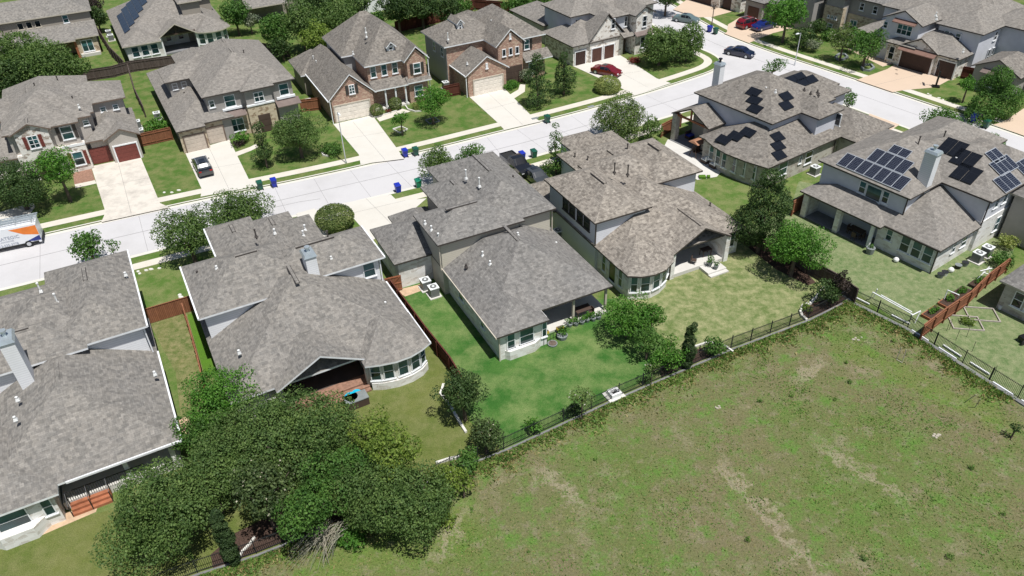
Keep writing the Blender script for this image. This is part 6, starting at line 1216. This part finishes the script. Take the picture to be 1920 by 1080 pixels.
for i in range(14): a, b = 2 * pi * i / 14, 2 * pi * (i + 1) / 14; mb.cyl((.8 + .23 * cos(a), .23 * sin(a), 2.95), (.8 + .23 * cos(b), .23 * sin(b), 2.95), .014, n=4)
mb.build('rim', 'steel', t)
# ------------------------------------------------------------------ garden things
def edging(label, pts, h=.18, w_=.16, mat='stone_edge', closed=False, name='bed_edging', cat='edging'):
    P = [W(*p) for p in pts]
    if closed: P.append(P[0])
    mb = MB(); a = offs(P, w_ / 2); b = offs(P, -w_ / 2)
    for i in range(len(P) - 1): mb.prism([b[i], b[i + 1], a[i + 1], a[i]], 0, h)
    return tag(mb.build(name, mat), label, cat)
edging('curved white stone edging of the bed behind the round green bush', [(1283, 668), (1300, 652), (1325, 644), (1345, 644), (1362, 652), (1374, 661)])
edging('white curved block edging round the corner bed of the pale yard', [(1545, 540), (1520, 570), (1505, 575), (1500, 585), (1503, 594), (1512, 602)], .25, .22)
edging('short white stone edging from the corner bed to the fence', [(1580, 556), (1598, 567)])
edging('broken white edging beside the olive lawn', [(832, 722), (826, 740), (842, 758), (860, 790), (874, 812)], .2, .2)
edging('white stone edging between the lawn and the iron fence shrubs', [(818, 870), (840, 863), (862, 858)], .2, .2)
edging('curled pale edging beside the leaning cypress', [(478, 1008), (470, 1020), (455, 1035), (448, 1048)], .15, .15)
edging('pale edging round the low green mound by the tall lamp', [(612, 282), (604, 287), (606, 292), (616, 294)], .2, .2)
edging('square stone bed edge round the small bright tree', [(737, 243), (752, 238), (764, 243), (750, 250)], .15, .15, closed=True)
edging('stone bed edge round the bright tree on the brick house lawn', [(798, 226), (815, 221), (824, 228), (806, 233)], .15, .15, 'grey_pot', closed=True)
edging('stone ring round the slim tree on the side street lawn', [(1566, 108), (1573, 103), (1583, 103), (1589, 109), (1580, 113), (1570, 113)], .3, .3, 'grey_pot', closed=True)
edging('stone ring round the tree nearest the pink driveway', [(1615, 128), (1622, 123), (1633, 123), (1638, 129), (1629, 134), (1619, 133)], .3, .3, 'grey_pot', closed=True)
edging('white curb of the brick porch flower bed', [(702, 221), (722, 216), (744, 209)], .2, .15)
edging('curved white bed edge right of the brick porch', [(760, 199), (765, 206), (778, 210), (790, 209)], .2, .15)
def stones(label, pts, s=.3, mat='stone_edge', name='stepping_stone', h=.06):
    for i, p in enumerate(pts):
        x, y = W(*p); hh = h + .01 * (i % 3); w_ = s * (1 + .3 * (i % 3)); n_ = 7; mb = MB(); ring = [(cos(2 * pi * k / n_) * w_ * .55 * (1 + .18 * sin(k * 2.3 + i)), sin(2 * pi * k / n_) * s * .55) for k in range(n_)]
        mb.hexa([(x + u, y + v, 0) for u, v in ring], [(x + u * .85, y + v * .85, hh) for u, v in ring]); tag(mb.build(name, mat), label, 'stone', label)
stones('loose white paving stone on the grass by the dark street oak', [(259, 509), (274, 507), (283, 505), (262, 513), (299, 503)], .3)
stones('pale round stone on the side-yard grass', [(337, 553), (339, 557)], .35)
stones('pale utility cover on the lawn beside the beige house drive', [(308, 361), (322, 361), (335, 357)], .3)
stones('pale rock lying in the upper part of the meadow', [(1604, 634), (1609, 638), (1600, 637), (1615, 633)], .2, 'rock', name='rock', h=.06)
stones('pale rock of the small pile in the right meadow', [(1752, 815), (1757, 818), (1760, 816), (1755, 821), (1750, 818)], .2, 'rock', name='rock', h=.08)
stones('small pale rock at the centre of the meadow', [(1342, 764), (1348, 762), (1345, 766), (1350, 765)], .16, 'rock', name='rock', h=.06)
stones('white utility lid on the lawn beside the pink driveway', [(1740, 176), (1744, 179), (1760, 184), (1768, 187)], .3)
# fire pit
x, y = W(1151, 742); t = thing('stone_fire_pit', 'square white stone pit with a dark opening by the iron fence', 'fire pit', (x, y, 0), radians(27)); MB().box(-.75, -.6, 0, .75, .6, .12).build('slab', 'stone_edge', t)
mb = MB(); mb.box(-.45, -.4, .12, .45, -.22, .5); mb.box(-.45, .22, .12, .45, .4, .5); mb.box(-.45, -.22, .12, -.27, .22, .5); mb.box(.27, -.22, .12, .45, .22, .5); mb.build('wall', 'cushion', t); MB().box(-.27, -.22, .12, .27, .22, .2).build('ash_bed', 'black', t)
# toy table & brown box of the bowed-bay house
x, y = W(670, 758); t = thing('storage_box', 'dark brown outdoor storage box at the edge of the brick porch', 'box', (x, y, 0), radians(28)); MB().box(-.9, -.5, 0, .9, .5, .75).build('body', 'dark_wood', t); MB().box(-.93, -.53, .75, .93, .53, .82).build('lid', 'grey_pot', t)
x, y = W(661, 757); t = thing('water_table', 'turquoise plastic water-play table by the brick porch', 'toy', (x, y, .0), radians(28)); mb = MB(); mb.cyl((0, 0, .62), (0, 0, .82), .42, .55, 12); mb.cyl((.55, .25, .62), (.55, .25, .8), .3, .38, 10); mb.build('basin', 'turquoise', t)
mb = MB()
for a in (0, 1.57, 3.14, 4.71): mb.cyl((.35 * cos(a), .35 * sin(a), 0), (.35 * cos(a), .35 * sin(a), .64), .045, n=6)
mb.build('leg', 'yellow', t)
# planters and pots at the middle house patio
pl = [(1068, 612), (1080, 610), (1091, 607), (1101, 603), (1112, 601), (1122, 598)]
for i, (a, b) in enumerate(pl):
    x, y = W(a, b); t = thing('potted_plant', ['leafy plant in a grey pot, leftmost of the patio row', 'second leafy pot from the left in the patio row', 'third leafy pot of the patio row', 'fourth leafy pot of the patio row', 'fifth leafy pot of the patio row', 'leafy pot at the right end of the patio row'][i], 'potted plant', (x, y, 0), 0, 'pots along the patio edge')
    mb = MB(); mb.cyl((0, 0, 0), (0, 0, .35), .2, .28, 10); mb.build('pot', 'grey_pot', t); P_, nn, S_, c_, cr_ = crown_pts(.42, .4, .65, 'round', .16, 1.0, np.random.default_rng(40 + i)); leaf_mesh('foliage', 'leaf_bright', P_, nn, S_, seed=i).parent = t
x, y = W(1054, 634); t = thing('potted_plant', 'big green shrub in a wide tub in front of the patio rail', 'potted plant', (x, y, 0)); mb = MB(); mb.cyl((0, 0, 0), (0, 0, .4), .42, .5, 12); mb.build('pot', 'grey_pot', t); P_, nn, S_, c_, cr_ = crown_pts(.7, .5, .85, 'round', .18, 1.0, np.random.default_rng(60)); leaf_mesh('foliage', 'leaf_bright', P_, nn, S_, seed=60).parent = t
x, y = W(1036, 646); t = thing('round_basin', 'dark round tub lying on the lawn by the patio rail', 'tub', (x, y, 0)); mb = MB(); mb.cyl((0, 0, 0), (0, 0, .16), .42, .45, 14); mb.build('rim', 'grey_pot', t); mb = MB(); mb.cyl((0, 0, .16), (0, 0, .17), .36, n=14); mb.build('soil', 'bark', t)
for lb, a, b in (('yellow planter box, left one by the patio rail', 1022, 625), ('yellow planter box, right one hung on the patio rail', 1050, 616)):
    x, y = W(a, b, .4); t = thing('planter_box', lb, 'planter', (x, y, .35), radians(26), 'yellow planter boxes'); MB().box(-.35, -.13, 0, .35, .13, .25).build('body', 'yellow', t); MB().box(-.32, -.1, .25, .32, .1, .3).build('soil', 'bark', t)
x0, y0 = W(1020, 648); x1, y1 = W(1060, 628)
t = thing('patio_railing', 'low black metal rail around the small patio corner', 'railing', (x0, y0, 0), atan2(y1 - y0, x1 - x0)); L = hypot(x1 - x0, y1 - y0); mb = MB(); mb.box(0, -.02, .9, L, .02, .94)
for i in range(8): mb.box(L * i / 7 - .015, -.015, 0, L * i / 7 + .015, .015, .9)
mb.build('bars', 'iron', t)
# swing seat, loungers, pot by the black-panelled house
x, y = W(1307, 292); t = thing('egg_swing', 'brown wooden canopy swing on the white patio', 'swing', (x, y, .05), radians(34)); mb = MB()
for sx in (-.8, .8):
    for sy in (-.6, .6): mb.cyl((sx, sy, 0), (sx * .9, 0, 1.9), .05, n=6)
mb.build('frame', 'dark_wood', t); mb = MB(); mb.hexa([(-1, -.8, 1.9), (1, -.8, 1.9), (1, .8, 1.9), (-1, .8, 1.9)], [(-.9, -.1, 2.15), (.9, -.1, 2.15), (.9, .1, 2.15), (-.9, .1, 2.15)]); mb.build('canopy', 'clay', t); mb = MB(); mb.box(-.6, -.25, .5, .6, .25, .6); mb.box(-.6, .22, .6, .6, .3, 1.05); mb.build('seat', 'dark_wood', t)
for i, (a, b, lb) in enumerate(((1322, 305, 'white-cushioned patio chair nearer the brown swing'), (1338, 314, 'white-cushioned patio chair farther from the brown swing'))):
    x, y = W(a, b); t = thing('patio_chair', lb, 'chair', (x, y, .05), radians(124), 'cushioned patio chairs'); MB().box(-.45, -.4, .0, .45, .4, .38).build('frame', 'dark_wood', t); MB().box(-.42, -.36, .38, .42, .36, .52).build('cushion', 'cushion', t); MB().box(-.45, -.4, .38, -.3, .4, .95).build('backrest', 'cushion', t)
x, y = W(1318, 334); t = thing('toy_slide', 'small bright green toy at the edge of the white patio', 'toy', (x, y, 0)); mb = MB(); mb.box(-.5, -.3, 0, .3, .3, .3); mb.cyl((.45, 0, .2), (.8, 0, .2), .2, n=8); mb.build('body', 'lawn_bright', t)
# PVC frames & beds in the right yards
def pvc(label, segs, mat='white_plastic', r=.05, name='pipe_stand', cat='garden frame'):
    P = [((*W(a[0], a[1], a[2]), a[2]), (*W(b[0], b[1], b[2]), b[2])) for a, b in segs]; ox, oy = P[0][0][0], P[0][0][1]; t = thing(name, label, cat, (ox, oy, 0)); mb = MB()
    for a, b in P: mb.cyl((a[0] - ox, a[1] - oy, a[2]), (b[0] - ox, b[1] - oy, b[2]), r, n=6)
    mb.build('pole', mat, t); return t
pvc('white pipe frame standing along the iron fence in the mint yard', [((1637, 548, 1.2), (1712, 590, 1.2)), ((1652, 553, 1.2), (1710, 585, 1.2)), ((1637, 548, 1.2), (1632, 560, 0)), ((1710, 590, 1.2), (1704, 606, 0)), ((1708, 592, 1.2), (1726, 583, 1.2)), ((1726, 583, 1.2), (1715, 606, 0)), ((1645, 542, 1.2), (1638, 558, 0))])
pvc('white triangular pipe frame behind the solar house', [((1829, 527, .1), (1855, 500, 1.4)), ((1855, 500, 1.4), (1856, 524, .1)), ((1829, 527, .1), (1858, 524, .1)), ((1842, 510, .9), (1864, 518, .6)), ((1838, 508, 1.1), (1860, 503, 1.3))])
pvc('white bar on two dark stakes near the stepping red fence', [((1777, 544, 1.3), (1798, 553, 1.3)), ((1777, 544, 1.3), (1768, 566, 0)), ((1798, 553, 1.3), (1792, 568, 0))])
pvc('dark wire tomato stakes in the right-hand yard', [((1782, 600, 1.4), (1775, 620, 0)), ((1786, 598, 1.4), (1780, 618, 0)), ((1800, 618, 1.3), (1792, 638, 0)), ((1820, 610, 1.3), (1812, 632, 0)), ((1830, 640, 1.2), (1822, 660, 0)), ((1870, 685, 1.2), (1864, 702, 0))], 'iron', .02)
pvc('thin wooden trellis stakes round a dead sapling in the meadow', [((1690, 652, 1.3), (1681, 674, 0)), ((1699, 655, 1.3), (1692, 678, 0)), ((1681, 674, .1), (1692, 680, .1))], 'bark_pale', .03)
pvc('second set of thin stakes in the meadow near the right fence', [((1830, 740, 1.3), (1812, 752, 0)), ((1838, 748, 1.3), (1828, 764, 0))], 'bark_pale', .03)
beds = [(1748, 590, 'raised garden bed nearest the iron fence along the red fence'), (1778, 568, 'raised garden bed in the middle of the red fence'), (1800, 553, 'raised garden bed third along the red fence'), (1835, 533, 'raised garden bed at the far end of the red fence')]
for i, (a, b, lb) in enumerate(beds):
    x, y = W(a, b); t = thing('raised_bed', lb, 'garden bed', (x, y, 0), radians(35), 'raised garden beds'); mb = MB(); mb.box(-1.1, -.5, 0, 1.1, .5, .3); mb.build('timber_frame', 'dark_wood' if i > 1 else 'redwood', t); MB().box(-1.02, -.42, .3, 1.02, .42, .32).build('soil', 'mulch', t)
    P_, nn, S_, c_, cr_ = crown_pts(.65, .3, .55, 'round', .16, .8, np.random.default_rng(80 + i)); leaf_mesh('foliage', 'leaf_bright', P_ * np.array([1.4, .7, 1]), nn, S_, seed=80 + i).parent = t
for i, (a, b, lb) in enumerate(((1810, 606, 'open vegetable bed with leafy greens in the right-hand yard'), (1840, 590, 'pale-edged grass bed beside the vegetable bed'))):
    x, y = W(a, b); t = thing('garden_bed', lb, 'garden bed', (x, y, 0), radians(-10), 'beds in the right-hand yard'); mb = MB()
    for q in ((-1.3, -1.0, 1.3, -.9), (-1.3, .9, 1.3, 1.0), (-1.3, -.9, -1.2, .9), (1.2, -.9, 1.3, .9)): mb.box(q[0], q[1], 0, q[2], q[3], .12)
    mb.build('edge_board', 'bark_pale', t)
    if i == 0: P_, nn, S_, c_, cr_ = crown_pts(.8, .3, .3, 'round', .18, .8, np.random.default_rng(90)); leaf_mesh('foliage', 'leaf_lime', P_, nn, S_, seed=90).parent = t
x, y = W(1874, 579); t = thing('bucket', 'white bucket against the dark rear wall at the right edge', 'bucket', (x, y, 0)); mb = MB(); mb.cyl((0, 0, 0), (0, 0, .4), .16, .2, 10); mb.build('body', 'white_plastic', t)
x, y = W(1630, 475); t = thing('green_planter', 'big green tub planter at the solar house patio corner', 'planter', (x, y, 0)); mb = MB(); mb.cyl((0, 0, 0), (0, 0, .7), .35, .45, 12); mb.build('pot', 'grey_pot', t); P_, nn, S_, c_, cr_ = crown_pts(.4, .3, .85, 'round', .16, .7, np.random.default_rng(95)); leaf_mesh('foliage', 'leaf_mid', P_, nn, S_, seed=95).parent = t
for a, b, lb in ((1679, 491, 'round white ball on the grass by the solar house wall'), (1782, 510, 'pale round boulder by the solar house corner')):
    x, y = W(a, b); mb = MB(); n_ = 10
    for i in range(5):
        for j in range(n_):
            f = lambda i_, j_: (x + .28 * cos(2 * pi * j_ / n_) * sin(pi * i_ / 5), y + .28 * sin(2 * pi * j_ / n_) * sin(pi * i_ / 5), .26 - .26 * cos(pi * (i_) / 5) * -1 - .0)
            mb.poly([f(i, j), f(i, j + 1), f(i + 1, j + 1), f(i + 1, j)])
    tag(mb.build('ball', 'cushion'), lb, 'ball')
x, y = W(1902, 812); t = tree('scrubby young bush with stakes in the meadow at the right edge', 1905, 803, .55, 1.5, 'leaf_dark', leaf=.16, dens=.8, name='shrub', cat='shrub')

# ------------------------------------------------------------------ patio furniture
def table(label, px, py, z, rz, w=1.6, d=.9, mat='dark_wood'):
    x, y = W(px, py, z); t = thing('patio_table', label, 'table', (x, y, z), radians(rz)); MB().box(-w / 2, -d / 2, .7, w / 2, d / 2, .75).build('tabletop', mat, t)
    for sx in (-1, 1):
        for sy in (-1, 1): MB().box(sx * (w / 2 - .08) - .03, sy * (d / 2 - .08) - .03, 0, sx * (w / 2 - .08) + .03, sy * (d / 2 - .08) + .03, .7).build('leg', mat, t)
CH = [None]
def chair(label, px, py, z, rz):
    x, y = W(px, py, z)
    if CH[0]: return dup(CH[0], (x, y, z), radians(rz), label)
    t = thing('garden_chair', label, 'chair', (x, y, z), radians(rz), 'dark patio chairs'); CH[0] = t
    MB().box(-.24, -.24, .4, .24, .24, .45).build('seat', 'dark_wood', t); MB().box(-.24, .2, .45, .24, .24, .95).build('backrest', 'dark_wood', t)
    for sx in (-.2, .2):
        for sy in (-.2, .2): MB().box(sx - .02, sy - .02, 0, sx + .02, sy + .02, .4).build('leg', 'dark_wood', t)
    return t
table('dark dining table under the solar house patio roof', 1604, 441, .12, 124)
chair('dark chair left of the dining table under the solar house roof', 1592, 436, .12, 34); chair('dark chair right of the dining table under the solar house roof', 1614, 450, .12, 214); chair('dark chair in front of the dining table under the solar house roof', 1600, 449, .12, 124)
table('low dark table in the porch corner of the brown-roofed house', 1322, 478, .4, 25, 1.1, .7, 'dark_wood'); chair('dark chair on the porch of the brown-roofed house', 1300, 494, .4, 60)
table('dark table in the shade of the middle house patio', 1092, 590, .2, 26); chair('dark chair beside the shaded table of the middle house patio', 1107, 592, .2, -60)
for lb, a, b, r_ in (('bushy potted fern at the porch edge of the brown-roofed house', 1331, 497, .5), ('small potted plant near the porch steps of the brown-roofed house', 1342, 503, .35)):
    x, y = W(a, b, .4); t = thing('potted_plant', lb, 'potted plant', (x, y, .4)); mb = MB(); mb.cyl((0, 0, 0), (0, 0, .35), .18, .25, 10); mb.build('pot', 'grey_pot', t); P_, nn, S_, c_, cr_ = crown_pts(r_, r_ * .8, .35 + r_ * .6, 'round', .14, 1.0, np.random.default_rng(int(a))); leaf_mesh('foliage', 'leaf_mid', P_, nn, S_, seed=a).parent = t
x, y = W(1538, 393); t = thing('grill', 'dark barbecue grill at the left end of the solar house patio', 'grill', (x, y, .12), radians(34)); MB().box(-.5, -.3, 0, .5, .3, .85).build('cabinet', 'steel', t); mb = MB(); mb.box(-.5, -.3, .85, .5, .3, 1.1); mb.build('lid', 'black', t)
x, y = W(1298, 258); t = thing('outdoor_sofa', 'dark wicker sofa with blue cushions under the timber gable', 'sofa', (x, y, .12), radians(34)); MB().box(-1.0, -.4, 0, 1.0, .4, .35).build('frame', 'dark_wood', t); MB().box(-.95, -.35, .35, .95, .3, .5).build('cushion', 'bin_blue', t); MB().box(-1.0, .3, .35, 1.0, .42, .85).build('backrest', 'dark_wood', t)
for i, (a, b, lb, m_) in enumerate(((1770, 516, 'white plastic crate by the solar house corner', 'white_plastic'), (1795, 503, 'dark tub beside the solar house side wall', 'black'), (1808, 498, 'second dark tub nearer the AC units', 'grey_pot'), (1762, 520, 'grey watering tub at the solar house corner', 'grey_pot'))):
    x, y = W(a, b); t = thing('tub', lb, 'tub', (x, y, 0)); mb = MB(); mb.cyl((0, 0, 0), (0, 0, .4), .24, .32, 12); mb.build('body', m_, t); mb = MB(); mb.cyl((0, 0, .4), (0, 0, .43), .33, n=12); mb.build('rim', 'iron' if i != 1 else 'grey_pot', t)
x, y = W(1919, 640); t = thing('garden_cart', 'black cart with a wheel cut by the right edge', 'cart', (x, y, 0), radians(20)); MB().box(-.5, -.3, .3, .5, .3, .6).build('tray', 'black', t); mb = MB(); mb.cyl((-.5, -.4, .28), (-.5, -.32, .28), .28, n=12); mb.build('wheel', 'rubber', t)
for a, b, lb in ((737, 238, 'white'),): pass
for lb, a, b in (('meter box on the kerb lawn near the second brick house', 1003, 222), ('grey storm drain lid on the far kerb opposite the pale crepe myrtle', 1108, 200)):
    x, y = W(a, b, 0); t = MB().obox(x, y, radians(27), 1.0, .5, .0, .05).build('drain_lid', 'grey_pot'); tag(t, lb, 'drain lid')
